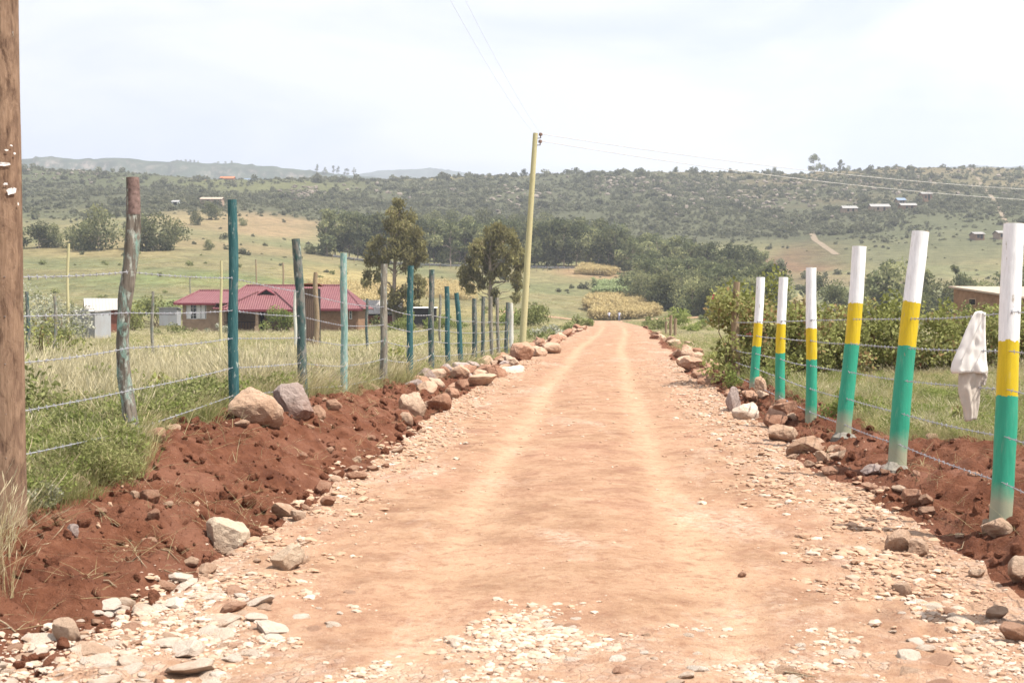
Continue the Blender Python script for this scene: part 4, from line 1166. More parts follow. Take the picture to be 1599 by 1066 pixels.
# left of the middle: the straight front row with its trunks showing, then the mass behind it
belt(30, lambda t: (512 + 452 * t + rs.uniform(-6, 6), 366 + rs.uniform(-4, 4)), TREES, 12, '%s pale-trunked eucalyptus in the front row beyond the drooping trees', 'eucalyptus front row', 10.5, 13.5)
belt(34, lambda t: (520 + 450 * t + rs.uniform(-8, 8), rs.uniform(380, 410)), TREES, 12, '%s dark eucalyptus crown rising behind the front row of the belt', 'eucalyptus behind the front row', 10, 12.5, wide=1.15)
belt(14, lambda t: (640 + 230 * t + rs.uniform(-8, 8), rs.uniform(450, 520)), BUSHY, 10, '%s bushy dark tree at the foot of the hillside above the belt', 'trees at the foot of the hillside', 7, 10, 'bushy_tree')
# right of the road end: the wood that comes down towards the hedge
belt(30, lambda t: (1002 + 200 * t + rs.uniform(-6, 6), 275 - 70 * t + rs.uniform(-8, 8)), BUSHY, 10, '%s bushy tree on the near edge of the wood right of the road', 'near edge of the right wood', 5.2, 7.2, 'bushy_tree', .85)
belt(34, lambda t: (1002 + 200 * t + rs.uniform(-10, 10), 310 - 50 * t + rs.uniform(-16, 16)), TREES, 12, '%s tree in the middle of the wood right of the road', 'middle of the right wood', 7, 9.5, 'bushy_tree', 1.2)
belt(26, lambda t: (975 + 215 * t + rs.uniform(-10, 10), 370 - 15 * t + rs.uniform(-18, 18)), TREES, 12, '%s tall tree on the far side of the wood right of the road', 'far side of the right wood', 8.5, 11, 'eucalyptus_tree', 1.1)
# behind the banded posts
for (px, Y, h, lib, H0, lab) in [(1302, 235, 6, BUSHY, 10, 'small dark tree between the third and fourth banded posts'), (1330, 250, 6.5, TREES, 12, 'small tree behind the fourth banded post'), (1366, 238, 7.2, BUSHY, 10, 'dark bushy tree between the two middle banded posts'),
    (1392, 228, 10, TREES, 12, 'tall dark tree just left of the second nearest banded post'), (1410, 224, 9.4, BUSHY, 10, 'dark tree hidden behind the second nearest banded post'), (1446, 226, 8.2, TREES, 12, 'dark tree just right of the second nearest banded post'),
    (1462, 218, 6.2, BUSHY, 10, 'low round tree right of the second nearest banded post'), (1494, 232, 9.6, TALL, 14, 'slim tall tree midway between the two nearest banded posts'), (1508, 240, 7, BUSHY, 10, 'bushy tree beside the slim tall one'), (1528, 222, 6.4, BUSHY, 10, 'yellow-green round tree above the flat-roofed house'),
    (1560, 236, 7.8, TREES, 12, 'dark tree behind the nearest banded post'), (1590, 230, 9.2, TREES, 12, 'dark tree at the right edge above the flat-roofed house'), (1630, 232, 9, BUSHY, 10, 'dark tree beyond the right edge'), (1232, 240, 5.5, BUSHY, 10, 'small bushy tree above the hedge between two slim banded posts'), (1275, 300, 6, BUSHY, 10, 'small distant tree right of the third banded post'), (1345, 215, 4.4, BUSHY, 10, 'low bushy tree above the hedge beside the fourth banded post'), (1430, 205, 4.6, BUSHY, 10, 'low bushy tree above the hedge beside the second banded post')]:
    plant_tree(lib, rs.randrange(len(lib)), (px - CX) / FPX * Y, Y, h, lab, None, rs, H0, 'bushy_tree', .2, 1.0)
# left, below the hillside
for (px, Y, h, k, w, lab) in [(62, 325, 6.2, 0, 1.1, 'low dark tree beside the brown pole'), (84, 330, 5.4, 1, 1.0, 'low dark tree second from the brown pole'), (112, 325, 5.0, 2, .9, 'low tree left of the big round tree'), (134, 322, 6.6, 1, .9, 'dark tree against the left side of the big round tree'), (155, 318, 10.0, 3, .85, 'big round dark tree left of the crooked post'),
    (218, 322, 8.0, 0, .9, 'dark tree right behind the crooked post'), (240, 318, 9.0, 2, .9, 'big round dark tree right of the crooked post'), (264, 322, 7.4, 3, .9, 'dark round tree at the right end of the clump by the crooked post'), (20, 325, 7, 2, 1, 'dark tree behind the brown pole'), (-60, 330, 8, 1, 1, 'dark tree beyond the left edge'),
    (305, 440, 4.5, 1, 1, 'small tree before the far tan shed on the slope'), (330, 470, 6, 0, 1.2, 'small dark tree beside the far tan shed'), (380, 455, 3, 2, 1, 'lone round bush in the dry tan field'), (325, 330, 2.6, 1, 1, 'lone dark bush on the edge of the brown field'), (486, 362, 3.0, 2, 1, 'small round bush left of the tree belt')]:
    plant_tree(BUSHY, k, (px - CX) / FPX * Y, Y, h, lab, None, rs, 10, 'bushy_tree', .2, w)
# on the skyline
for (px, Y, h, lib, H0, lab) in [(1270, 905, 14, TREES, 12, 'largest tree on the right skyline'), (1286, 905, 6.5, BUSHY, 10, 'short tree beside the largest skyline tree'), (1312, 905, 9, TREES, 12, 'second largest tree on the right skyline'), (1322, 905, 5, BUSHY, 10, 'small tree right of the second largest skyline tree'), (1208, 905, 5.5, BUSHY, 10, 'lone small tree on the skyline left of the largest one'), (1055, 900, 4.5, BUSHY, 10, 'small skyline tree above the right wood'), (1080, 900, 3.6, BUSHY, 10, 'smaller skyline tree above the right wood'),
    (818, 905, 5, BUSHY, 10, 'small skyline tree just left of the leaning pole'), (1420, 900, 4, BUSHY, 10, 'small skyline tree above the second banded post'), (1150, 900, 3.5, BUSHY, 10, 'tiny skyline tree left of the lone small one')]:
    plant_tree(lib, rs.randrange(len(lib)), (px - CX) / FPX * Y, Y, h, lab, None, rs, H0, 'skyline_tree', .3, .9)
def ridge_tree(px, py, Y, h, lib, H0, lab, grp=None):
    q = P(px, py, Y); t = thing('skyline_tree', lab, 'tree', q, rs.uniform(0, 6), grp); s = h / H0; t.scale = (s, s, s); k = rs.randrange(len(lib)); link('trunk', lib[k][0], t); link('crown', lib[k][1], t)
for (px, py, h, lab) in [(495, 272, 15, 'leftmost tall tree of the clump on the distant ridge'), (507, 273, 11, 'second tree of the clump on the distant ridge'), (521, 273, 15, 'slim tree in the middle of the clump on the distant ridge'), (528, 274, 14, 'slim tree beside the middle one on the distant ridge'), (541, 275, 11, 'short tree right in the clump on the distant ridge'), (553, 276, 14, 'rightmost tree of the clump on the distant ridge')]:
    ridge_tree(px, py, 1930, h, TALL if h > 12 else TREES, 14 if h > 12 else 12, lab)
for k, px in enumerate([277, 283, 290, 297, 303, 309, 341, 352, 362, 133, 207]):
    ridge_tree(px, 259 if px > 330 else 257, 1950, rs.uniform(5, 8), TREES, 12, '%s little tree along the top of the distant left ridge' % nth(sorted([277, 283, 290, 297, 303, 309, 341, 352, 362, 133, 207]).index(px), 'leftmost'), 'trees on the distant left ridge')

# the two drooping eucalyptus trees in the middle of the field: crowns after the photograph
def hero(px0, py0, Y, blobs, trunk, limbs, label, seed, n):
    rsn = np.random.RandomState(seed); base = at(px0, Y); base.z -= .1
    def loc(px, py, dy=0.0):
        q = P(px, py, Y + dy); return (q.x - base.x, dy, q.z - base.z)
    t = thing('drooping_eucalyptus', label, 'tree', base)
    tb = MB(); pts = [(0, 0, -.3)] + [loc(*q) for q in trunk]
    tb.tube(pts, np.linspace(.30, .05, len(pts)), 9, cap=False)
    for (a, b) in limbs: limb(tb, loc(*a), loc(*b, rsn.uniform(-1.5, 1.5)), .10, .03, rsn, 6, 7, .10)
    B = []
    k_ = Y / FPX
    for (bx, by, br) in blobs:
        for q in range(3):
            x, y, z = loc(bx + rsn.uniform(-.4, .4) * br, by + rsn.uniform(-.35, .35) * br, rsn.uniform(-1, 1) * min(2.6, br * k_ * 1.2)); B.append((x, y, z, br * k_ * rsn.uniform(.42, .72)))
        limb(tb, loc(trunk[min(len(trunk) - 1, 2)][0], min(trunk[0][1] - 10, by + 25)), B[-1][:3], .06, .012, rsn, 5, 6, .10)
    tb.build('trunk', [M['bark']], t, True)
    p, k = blob_points([b[:3] + (b[3] ** .75,) for b in B], n, rsn, .35); tone = rsn.rand(len(B))
    # twigs hang: pull each leaf down along its own spray
    p[:, 2] -= np.abs(rsn.normal(size=n)) * .28
    up = np.clip((p[:, 2] - np.array([b[2] for b in B])[k]) / (np.array([b[3] for b in B])[k] + .01), -1, 1)
    mb = MB(); leaves(mb, p, .50, .36, 1.6, rsn, val=np.clip(.42 + (tone[k] - .5) * .55 + (rsn.rand(n) - .5) * .75, 0, 1))
    link('crown', mb.mesh('crown', [M['leaf_hero']]), t)
hero(617, 500, 155, [(625, 316, 15), (618, 332, 22), (632, 345, 26), (608, 352, 18), (645, 362, 22), (622, 372, 24), (655, 385, 18), (640, 395, 26), (612, 395, 20), (590, 372, 12), (586, 388, 16), (580, 402, 16), (596, 408, 18), (655, 402, 14), (638, 410, 20), (590, 430, 14), (578, 428, 12), (572, 440, 10), (597, 452, 10),
     (648, 432, 18), (640, 455, 20), (655, 455, 14), (622, 465, 18), (612, 478, 14), (645, 478, 14), (628, 485, 14), (660, 440, 9)], [(615, 480), (616, 430), (617, 395), (620, 360), (624, 330), (626, 312)],
     [((617, 385), (592, 363)), ((617, 395), (642, 372)), ((616, 425), (596, 408)), ((616, 430), (625, 412)), ((618, 470), (638, 440)), ((616, 450), (590, 430)), ((619, 372), (632, 345))], 'tall drooping eucalyptus, the left of two standing in the field, with a narrow top', 51, 11500)
hero(766, 505, 150, [(775, 352, 14), (768, 362, 20), (788, 362, 18), (752, 378, 20), (740, 388, 16), (800, 375, 16), (780, 385, 24), (760, 400, 22), (738, 405, 18), (728, 420, 14), (726, 436, 14), (742, 425, 16), (750, 440, 13), (732, 450, 10), (795, 400, 22), (808, 392, 14), (812, 412, 14), (806, 430, 14), (812, 445, 11), (806, 460, 11), (785, 418, 18), (770, 425, 12), (774, 455, 9), (760, 418, 14), (771, 470, 8)],
     [(766, 480), (766, 440), (765, 410), (766, 385), (770, 365), (772, 352)],
     [((766, 400), (785, 370)), ((766, 405), (745, 385)), ((766, 425), (788, 405)), ((766, 435), (738, 420)), ((767, 385), (795, 372)), ((766, 448), (806, 430))], 'rounded drooping eucalyptus, the right of two standing in the field beside the leaning pole', 52, 10000)

# shrubs
def shrub(px, Y, w, h, label, mat, n, size, seed, cat='shrub', name='shrub', asp=.5, z=None, grp=None, droop=0.0, nb=9):
    rsn = np.random.RandomState(seed); base = at(px, Y)
    t = thing(name, label, cat, base, 0, grp)
    B = []; sb = MB()
    for k in range(nb):
        a = rsn.uniform(0, 6.28); q = w * .36 * math.sqrt(rsn.rand()); zz = h * rsn.uniform(.15, .80) * (1 - .55 * (q / (w * .36)) ** 2)
        B.append((q * math.cos(a), q * math.sin(a), zz, min(w, h * 1.3) * rsn.uniform(.17, .27)))
        limb(sb, (rsn.uniform(-.05, .05) * w, 0, -.05), B[-1][:3], h * .018, h * .006, rsn, 5, 5, .1)
    sb.build('stem', [M['stem']], t, True)
    link('foliage', crown_mesh('foliage', B, n, size, M[mat], seed + 3, asp, droop, .7), t)
    return t
for a in [
 (437, 128, 5.0, 2.9, 'bright green bush in front of the red-roofed house porch', 'leaf_bright', 1500, .28, 61), (822, 118, 4.6, 3.0, 'yellow-green bush right of the leaning pole by the road', 'leaf_green', 1200, .3, 62), (815, 128, 7.0, 3.2, 'bright bush in the field below the tall drooping eucalyptus', 'leaf_bright', 1500, .32, 63),
 (648, 133, 8.0, 2.6, 'bright yellow-green bush at the foot of the tall drooping eucalyptus', 'leaf_bright', 1600, .32, 64), (700, 135, 6, 2.2, 'low bright bush right of the tall drooping eucalyptus', 'leaf_bright', 1100, .3, 65),
 (1062, 118, 3.4, 2.2, 'rounded bright green bush right of the road end', 'leaf_bright', 1300, .24, 66), (1030, 112, 2.8, 1.3, 'low green bush at the right edge of the road end', 'leaf_green', 900, .22, 67), (1090, 112, 4.2, 1.7, 'bright green bush behind the hedge corner', 'leaf_bright', 1200, .24, 68), (1012, 125, 2.6, 1.2, 'small olive bush just right of the people on the road', 'leaf_green', 700, .22, 69),
 (885, 108, 3.4, 1.9, 'olive bush at the left edge of the road end', 'leaf_green', 1000, .24, 70), (858, 92, 3.2, 1.6, 'grey-green bush on the left verge before the road end', 'leaf_silver', 900, .22, 71), (905, 118, 3, 1.5, 'yellow-olive bush beside the road end', 'leaf_green', 800, .22, 72), (838, 82, 3.0, 1.5, 'green bush right behind the leaning pole', 'leaf_green', 900, .2, 73), (870, 100, 2.2, 1.2, 'dark olive bush on the left verge', 'leaf_hedge', 700, .2, 74),
 (52, 92, 5.2, 4.4, 'pale silvery flowering bush beside the brown pole', 'leaf_silver', 2400, .2, 75), (92, 88, 4.6, 3.9, 'silvery flowering bush left of the thin pale pole', 'leaf_silver', 2200, .2, 76), (122, 96, 3.4, 3.2, 'silvery bush left of the white-roofed shed', 'leaf_silver', 1200, .2, 77), (72, 70, 3.0, 1.6, 'low green bush under the silvery bushes', 'leaf_green', 900, .18, 78),
 (243, 150, 10, 4.0, 'broad olive bush behind the crooked post', 'leaf_green', 1500, .4, 79), (300, 165, 9, 3.2, 'olive bush left of the red roof', 'leaf_green', 1200, .4, 80), (210, 140, 4, 3.6, 'dark green bush behind the white-roofed shed', 'leaf_hedge', 900, .3, 81), (275, 118, 5, 1.8, 'green bush before the grey tin sheet', 'leaf_green', 900, .25, 82), (345, 122, 4, 1.5, 'grey-green bush under the windows of the red-roofed house', 'leaf_silver', 700, .22, 83),
 (175, 17, .9, .75, 'bright green leafy bush just left of the crooked post', 'leaf_bright', 700, .085, 84), (255, 15.2, .9, .6, 'olive weed with brown leaves right of the crooked post', 'leaf_hedge', 500, .08, 85), (65, 34, 2.4, 2.2, 'tall thin weed with reddish leaves in the grass beside the brown pole', 'leaf_hedge', 700, .11, 86), (100, 40, 2.4, 1.8, 'tall grey-green weed in the grass near the brown pole', 'leaf_green', 700, .11, 87), (30, 12.0, 1.2, .8, 'green weeds behind the brown pole', 'leaf_green', 700, .07, 103),
 (323, 20, .8, .6, 'olive leafy weed between the crooked and the bright teal posts', 'leaf_green', 500, .08, 88), (483, 22, .9, .7, 'large-leaved weed right of the grey-teal post', 'leaf_hedge', 420, .13, 89), (612, 27, 1.1, .75, 'large-leaved weed behind the lichened post', 'leaf_hedge', 420, .14, 90), (590, 30, .9, .6, 'green weed left of the lichened post', 'leaf_green', 420, .1, 91), (500, 19.5, .7, .4, 'little weed at the foot of the grey-teal post', 'leaf_hedge', 300, .07, 92),
 (1335, 17.0, 1.3, .42, 'bright green weeds at the foot of the fourth banded post', 'leaf_bright', 900, .06, 93), (1420, 15.5, 1.2, .36, 'bright green weeds between the two nearest banded posts', 'leaf_bright', 800, .06, 94), (1500, 15.0, 1.0, .34, 'brown-tipped weeds below the hanging cloth', 'leaf_hedge', 600, .06, 95), (1205, 24, 1.0, .5, 'green weeds behind the slim banded post', 'leaf_bright', 600, .07, 96), (1138, 25.5, .9, .5, 'green weeds at the foot of the tan strainer post', 'leaf_bright', 600, .06, 97),
 (1215, 62, 3.4, 2.8, 'yellow-green bush showing above the hedge left of the third banded post', 'leaf_bright', 1100, .2, 98), (1290, 66, 3.0, 2.6, 'leafy green shrub above the hedge right of the third banded post', 'leaf_green', 1000, .2, 99), (1255, 60, 1.6, 3.0, 'clump of tall straw-coloured reeds above the hedge', 'grass_dry', 600, .5, 100), (1360, 80, 4, 2.6, 'olive shrub above the hedge beside the fourth banded post', 'leaf_green', 900, .22, 101), (1520, 75, 4.5, 2.5, 'olive shrub below the flat-roofed house', 'leaf_green', 900, .22, 102),
]:
    shrub(*a)
# foreground weeds at the foot of the crooked post
for k, (px, py, w, h, lab, mt) in enumerate([(165, 745, .66, .42, 'fine-leaved yellow-green weeds at the foot of the crooked post', 'leaf_weed'), (110, 742, .55, .36, 'fine-leaved green weeds between the brown pole and the crooked post', 'leaf_weed'), (195, 715, .36, .30, 'little weed hugging the crooked post', 'leaf_weed'), (62, 790, .26, .20, 'grey-green tuft of weed at the foot of the brown pole', 'leaf_silver')]):
    p = G(np.array([px]), np.array([py]))[0]
    shrub(px, float(p[1]), w, h, lab, mt, 1700, .035, 120 + k, asp=.28, nb=14)

# the hedge behind the right fence
hp = [at(1142, 26.6), at(1180, 27.6), at(1300, 29), at(1430, 30.3), at(1560, 31.5), at(1720, 33), at(1900, 34.5)]
def along(pts, t):
    d = [0.0]
    for a, b in zip(pts[:-1], pts[1:]): d.append(d[-1] + (b - a).length)
    s = t * d[-1]
    return Vector((np.interp(s, d, [p.x for p in pts]), np.interp(s, d, [p.y for p in pts]), np.interp(s, d, [p.z for p in pts])))
hg = thing('hedge', 'long leafy bougainvillea hedge with pink and red flowers behind the banded posts', 'hedge', hp[0])
rsn = np.random.RandomState(131); B = []; st = MB()
for k in range(420):
    t = rsn.rand(); c = along(hp, t) - hp[0]; top = 1.70 + .28 * math.sin(t * 23) * rsn.rand() + .12 * rsn.randn() + (.55 if t < .045 else .25 if t < .1 else 0)
    z = rsn.uniform(.22, max(.5, top - .25)); B.append((c.x + rsn.uniform(-.5, .5), c.y + rsn.uniform(-.55, .55), c.z + z, rsn.uniform(.22, .42)))
    if k % 3 == 0: limb(st, (c.x, c.y, c.z - .1), B[-1][:3], .02, .008, rsn, 4, 5, .12)
st.build('stems', [M['stem']], hg, True)
link('foliage', crown_mesh('foliage', B, 52000, .10, M['leaf_hedge'], 132, .72, .1, .8), hg)
p, k = blob_points(B, 60, np.random.RandomState(133), .95)
mb = MB()
for q in p:
    leaves(mb, q[None] + rsn.normal(size=(5, 3)) * .03, .06, .8, 0, rsn)
tag(mb.build('flowers', [M['flower']], hg), kind='stuff')

# grasses: a few tuft shapes sown by the thousand
def tuft(seed, n, h, spread, lean, mat, head=0.0, wid=.006):
    rsn = np.random.RandomState(seed); mb = MB()
    for k in range(n):
        a = rsn.uniform(0, 6.28); r = spread * math.sqrt(rsn.rand()); b = np.array([r * math.cos(a), r * math.sin(a), -.03])
        L = h * rsn.uniform(.5, 1.1); d = np.array([math.cos(a + rsn.randn() * .8), math.sin(a + rsn.randn() * .8)]) * lean * L * rsn.uniform(.2, 1.0)
        p1 = b + np.array([d[0] * .35, d[1] * .35, L * .6]); p2 = b + np.array([d[0], d[1], L])
        w = np.array([-math.sin(a * 3), math.cos(a * 3), 0]) * wid * rsn.uniform(.7, 1.4)
        mb.add([b - w, b + w, p1 + w * .8, p1 - w * .8], [[0, 1, 2, 3]], 0, rsn.rand() * .8)
        mb.add([p1 - w * .8, p1 + w * .8, p2], [[0, 1, 2]], 0, rsn.rand() * .9)
        if rsn.rand() < head:
            hw = w * 2.4; mb.add([p2 - np.array([d[0] * .2, d[1] * .2, L * .16]), p2 - hw, p2 + np.array([d[0] * .1, d[1] * .1, L * .10]), p2 + hw], [[0, 1, 2, 3]], 0, 1.0)
    return mb.mesh('tuft', [mat])
def weed(seed, n, h, w, mat, size):
    rsn = np.random.RandomState(seed); B = [(rsn.uniform(-w, w) * .3, rsn.uniform(-w, w) * .3, h * rsn.uniform(.2, .75), w * rsn.uniform(.18, .34)) for k in range(6)]
    return crown_mesh('weed', B, n, size, mat, seed + 1, .4, 0, .5)
grass_lib = library('grass_tuft', [tuft(1, 80, .44, .24, .9, M['grass_dry'], .5, .0019), tuft(2, 84, .34, .27, 1.0, M['grass_mix'], .25, .0022), tuft(3, 84, .27, .27, 1.1, M['grass_mix'], .1, .0025), tuft(4, 76, .22, .28, 1.1, M['grass_green'], 0, .0028), weed(5, 120, .42, .45, M['leaf_green'], .055), weed(6, 110, .34, .5, M['leaf_bright'], .06), tuft(7, 40, .58, .2, .6, M['grass_dry'], .9, .0018)])
def sow_grass(name, Dlo, Dhi, Y0, Y1, n, weights, label, seed, hs=1.0, dry=0.0):
    rsn = np.random.RandomState(seed)
    Yg = np.exp(rsn.uniform(math.log(Y0), math.log(Y1), n * 3))
    X = rsn.uniform(-.50, .50, n * 3) * Yg + rsn.normal(size=n * 3) * 1.2
    D = X - road_c(Yg); ok = (D > Dlo(Yg)) & (D < Dhi(Yg))
    X, Yg, D = X[ok][:n], Yg[ok][:n], D[ok][:n]; m = len(X)
    f = fbm(X * .35, Yg * .22, 0, seed + 3, 4) + dry
    w = np.array(weights, float)[None] * np.stack([np.exp(2.2 * f), np.exp(.8 * f), np.exp(-.6 * f), np.exp(-2.4 * f), np.exp(-2.6 * f), np.exp(-2.4 * f), np.exp(2.6 * f)], 1)
    w = np.cumsum(w / w.sum(1)[:, None], 1); idx = (rsn.rand(m)[:, None] > w).sum(1).clip(0, 6)
    s = hs * rsn.uniform(.7, 1.3, m) * (1 + .45 * fbm(X * .6, Yg * .4, 0, seed + 9, 3))
    wide = np.interp(Yg, [10, 30, 60, 140], [1.0, 1.3, 1.9, 3.2]); s = s * np.interp(Yg, [9, 14, 40, 60, 120], [.5, .85, 1.0, .95, .8])
    o = scatter(name, np.stack([X, Yg, ground(X, Yg)], -1), np.stack([rsn.normal(size=m) * .12, rsn.normal(size=m) * .12, rsn.uniform(0, 6.28, m)], -1), np.stack([s * wide, s * wide, s], -1), idx, grass_lib)
    return tag(o, label, 'grass', None, 'stuff')
sow_grass('grass', lambda Y: -60 + 0 * Y, lambda Y: o_l(Y) + .05, 8.3, 135, 26000, [.5, 1.5, 1.6, 1.0, .4, .3, .2], 'tall dry and green grass with weeds filling the left field', 141)
sow_grass('grass', lambda Y: o_r(Y) - .05, lambda Y: 50 + 0 * Y, 8.5, 110, 17000, [.45, 1.0, 1.2, 1.1, .5, .6, .1], 'green and straw grass with low weeds behind the right fence', 142, .62, -.05)
sow_grass('grass', lambda Y: o_l(Y) - .9 , lambda Y: o_l(Y) + .12, 8.6, 60, 1600, [.5, 1, 1, 1, .5, .5, .1], 'thin grass along the left fence', 143, .7, -.2)
# dry straw on the banks and by the foot of the brown pole
straw_lib = library('straw', [tuft(11, 9, .20, .10, 2.6, M['grass_dry'], 0, .0022), tuft(12, 7, .28, .12, 3.2, M['grass_dry'], 0, .0022), tuft(13, 16, .40, .10, 1.0, M['grass_dry'], .3, .0014)])
ns = 560
Ys = np.exp(RS.uniform(math.log(6.2), math.log(30), ns)); sd = RS.rand(ns) < .68; tt = RS.rand(ns) ** 1.5
Ds = np.where(sd, o_l(Ys) + (e_l(Ys) - o_l(Ys)) * tt * .9, o_r(Ys) + (e_r(Ys) - o_r(Ys)) * tt * .9); Xs = Ds + road_c(Ys)
px_, py_ = RS.uniform(-80, 14, 34), RS.uniform(842, 930, 34); w_ = G(px_, py_)
pts = np.concatenate([np.stack([Xs, Ys, ground(Xs, Ys) + .01], -1), w_])
m = len(pts)
tag(scatter('dry_straw', pts, np.stack([RS.normal(size=m) * .3, RS.normal(size=m) * .3, RS.uniform(0, 6.28, m)], -1), RS.uniform(.6, 1.3, m)[:, None] * np.concatenate([np.tile([[.8, .8, .22]], (ns, 1)), np.ones((34, 3))]), np.concatenate([RS.randint(0, 2, ns), np.full(34, 2)]), straw_lib), 'bleached straw scattered over the soil banks', 'straw', None, 'stuff')
# crops
def stalk(seed, h, mat, n=10, wid=.05):
    rsn = np.random.RandomState(seed); mb = MB(); mb.tube([(0, 0, 0), (0.03, 0, h * .6), (.05, .02, h)], [.02, .016, .008], 4, cap=False, val=.3)
    for k in range(n):
        z = h * rsn.uniform(.2, .95); a = rsn.uniform(0, 6.28); L = rsn.uniform(.3, .6); d = np.array([math.cos(a), math.sin(a), 0]); w = np.array([-d[1], d[0], 0]) * wid
        b = np.array([0, 0, z]); p1 = b + d * L * .55 + [0, 0, .16]; p2 = b + d * L + [0, 0, -.12]
        mb.add([b - w * .5, b + w * .5, p1 + w, p1 - w], [[0, 1, 2, 3]], 0, rsn.rand()); mb.add([p1 - w, p1 + w, p2], [[0, 1, 2]], 0, rsn.rand())
    return mb.mesh('stalk', [mat])
crop_lib = library('crop', [stalk(21, 2.0, M['maize']), stalk(22, 2.3, M['maize']), stalk(23, 2.2, M['napier'], 14, .07), stalk(24, 1.8, M['napier'], 14, .07)])
def crop(name, px0, px1, Ya, Yb, n, kind, label, cat, seed, hs=1.0):
    rsn = np.random.RandomState(seed); Yc = rsn.uniform(Ya, Yb, n); e = .06 * np.sin(Yc * .21 + seed) + .04 * np.sin(Yc * .7)
    X = ((px0 + (px1 - px0) * (rsn.rand(n) * (1 - 2 * .08) + .08 + e)) - CX) / FPX * Yc
    s = hs * rsn.uniform(.75, 1.15, n) * (1 + .25 * fbm(X * .2, Yc * .12, 0, seed, 3))
    o = scatter(name, np.stack([X, Yc, ground(X, Yc) - .05], -1), np.stack([rsn.normal(size=n) * .08, rsn.normal(size=n) * .08, rsn.uniform(0, 6.28, n)], -1), np.stack([s * 1.5, s * 1.5, s], -1), rsn.randint(0, 2, n) + (0 if kind == 'maize' else 2), crop_lib)
    return tag(o, label, cat, None, 'stuff')
crop('maize_crop', 912, 1032, 238, 282, 3600, 'maize', 'patch of dry yellow maize beyond the road end', 'maize', 151)
crop('napier_grass', 925, 1012, 286, 312, 1500, 'napier', 'patch of tall blue-green grass behind the dry maize', 'tall grass', 152, 1.2)
crop('maize_crop', 895, 965, 345, 364, 900, 'maize', 'narrow strip of dry maize at the end of the tree belt', 'maize', 153)
crop('maize_crop', 480, 640, 205, 255, 2600, 'maize', 'pale dry maize behind the red-roofed house', 'maize', 154, .9)
crop('maize_crop', 655, 745, 250, 300, 1600, 'maize', 'dry yellow field between the two drooping trees', 'maize', 155, .7)

# scrub over the hillside: nobody could count it
scrub_lib = library('scrub', [crown_mesh('scrub', [(np.random.RandomState(q + 170).uniform(-.9, .9), np.random.RandomState(q + 190).uniform(-.9, .9), .7 + .5 * ((q * 7) % 3) / 3, .75), (0, .4, .9, .8), (-.5, -.3, .6, .7)], 110, .55, M['leaf_scrub'], 160 + q, .7, .1, .6) for q in range(5)])
rsn = np.random.RandomState(171); n = 95000
Yh = np.exp(rsn.uniform(math.log(300), math.log(960), n)); U = rsn.uniform(-.62, .62, n); X = U * Yh
f = fbm(X / 38, Yh / 55, 0, 172, 4); pxh = U * FPX + CX
dens = ss((Yh - 440 + 60 * f) / 170) * ss(.80 + 1.5 * f) * .985 + .015
for (px, rx, Y, ry, c, am) in PATCH:
    dens = dens * (1 - .85 * am * (np.sqrt(((pxh - px) / rx) ** 2 + (np.log(Yh / Y) / ry) ** 2) < 1.0) * (ry > .045))
ok = rsn.rand(n) < dens; X, Yh, f = X[ok], Yh[ok], f[ok]; m = len(X)
s = rsn.uniform(.26, .70, m) * (1.0 + 2.2 * rsn.rand(m) ** 9) * np.interp(Yh, [350, 900], [.9, 1.35])
tag(scatter('hillside_scrub', np.stack([X, Yh, ground(X, Yh) - .2], -1), np.stack([np.zeros(m), np.zeros(m), rsn.uniform(0, 6.28, m)], -1), s[:, None] * np.stack([rsn.uniform(.8, 1.4, m), rsn.uniform(.8, 1.4, m), rsn.uniform(.7, 1.3, m)], -1), rsn.randint(0, 5, m), scrub_lib), 'grey-green scrub covering the long hillside', 'scrub', None, 'stuff')
M['outcrop'] = rock_mat('hill_rock', [(0, (.12, .10, .078)), (.5, (.17, .14, .112)), (1, (.235, .195, .16))], (.12, .09, .06), .4)
out_lib = library('outcrop', [rock_mesh('outcrop', 800 + q, 2, M['outcrop'], 9, .08) for q in range(4)])
pp = []
for (px, py0, rx, ry, nn) in [(960, 288, 60, 7, 60), (1010, 296, 80, 8, 60), (1060, 300, 140, 16, 110), (815, 310, 50, 12, 50), (480, 305, 40, 10, 60), (1190, 310, 160, 20, 130), (1400, 300, 160, 20, 90), (640, 300, 200, 16, 50), (100, 290, 140, 12, 50)]:
    for q in range(nn): pp.append((px + rsn.normal() * rx * .5, 900 - (py0 - 266 + rsn.normal() * ry * .6) / 46 * 210))
pp = np.array(pp); Yo = np.clip(pp[:, 1], 520, 900); X = (pp[:, 0] - CX) / FPX * Yo; m = len(X); s = rsn.uniform(.8, 3.2, m)
tag(scatter('rock_outcrops', np.stack([X, Yo, ground(X, Yo) + .3], -1), np.stack([rsn.normal(size=m) * .3, rsn.normal(size=m) * .3, rsn.uniform(0, 6.28, m)], -1), s[:, None] * np.stack([rsn.uniform(.8, 1.5, m), rsn.uniform(.7, 1.2, m), rsn.uniform(.5, .9, m)], -1), rsn.randint(0, 4, m), out_lib), 'pale rock outcrops on the hillside', 'rocks', None, 'stuff')
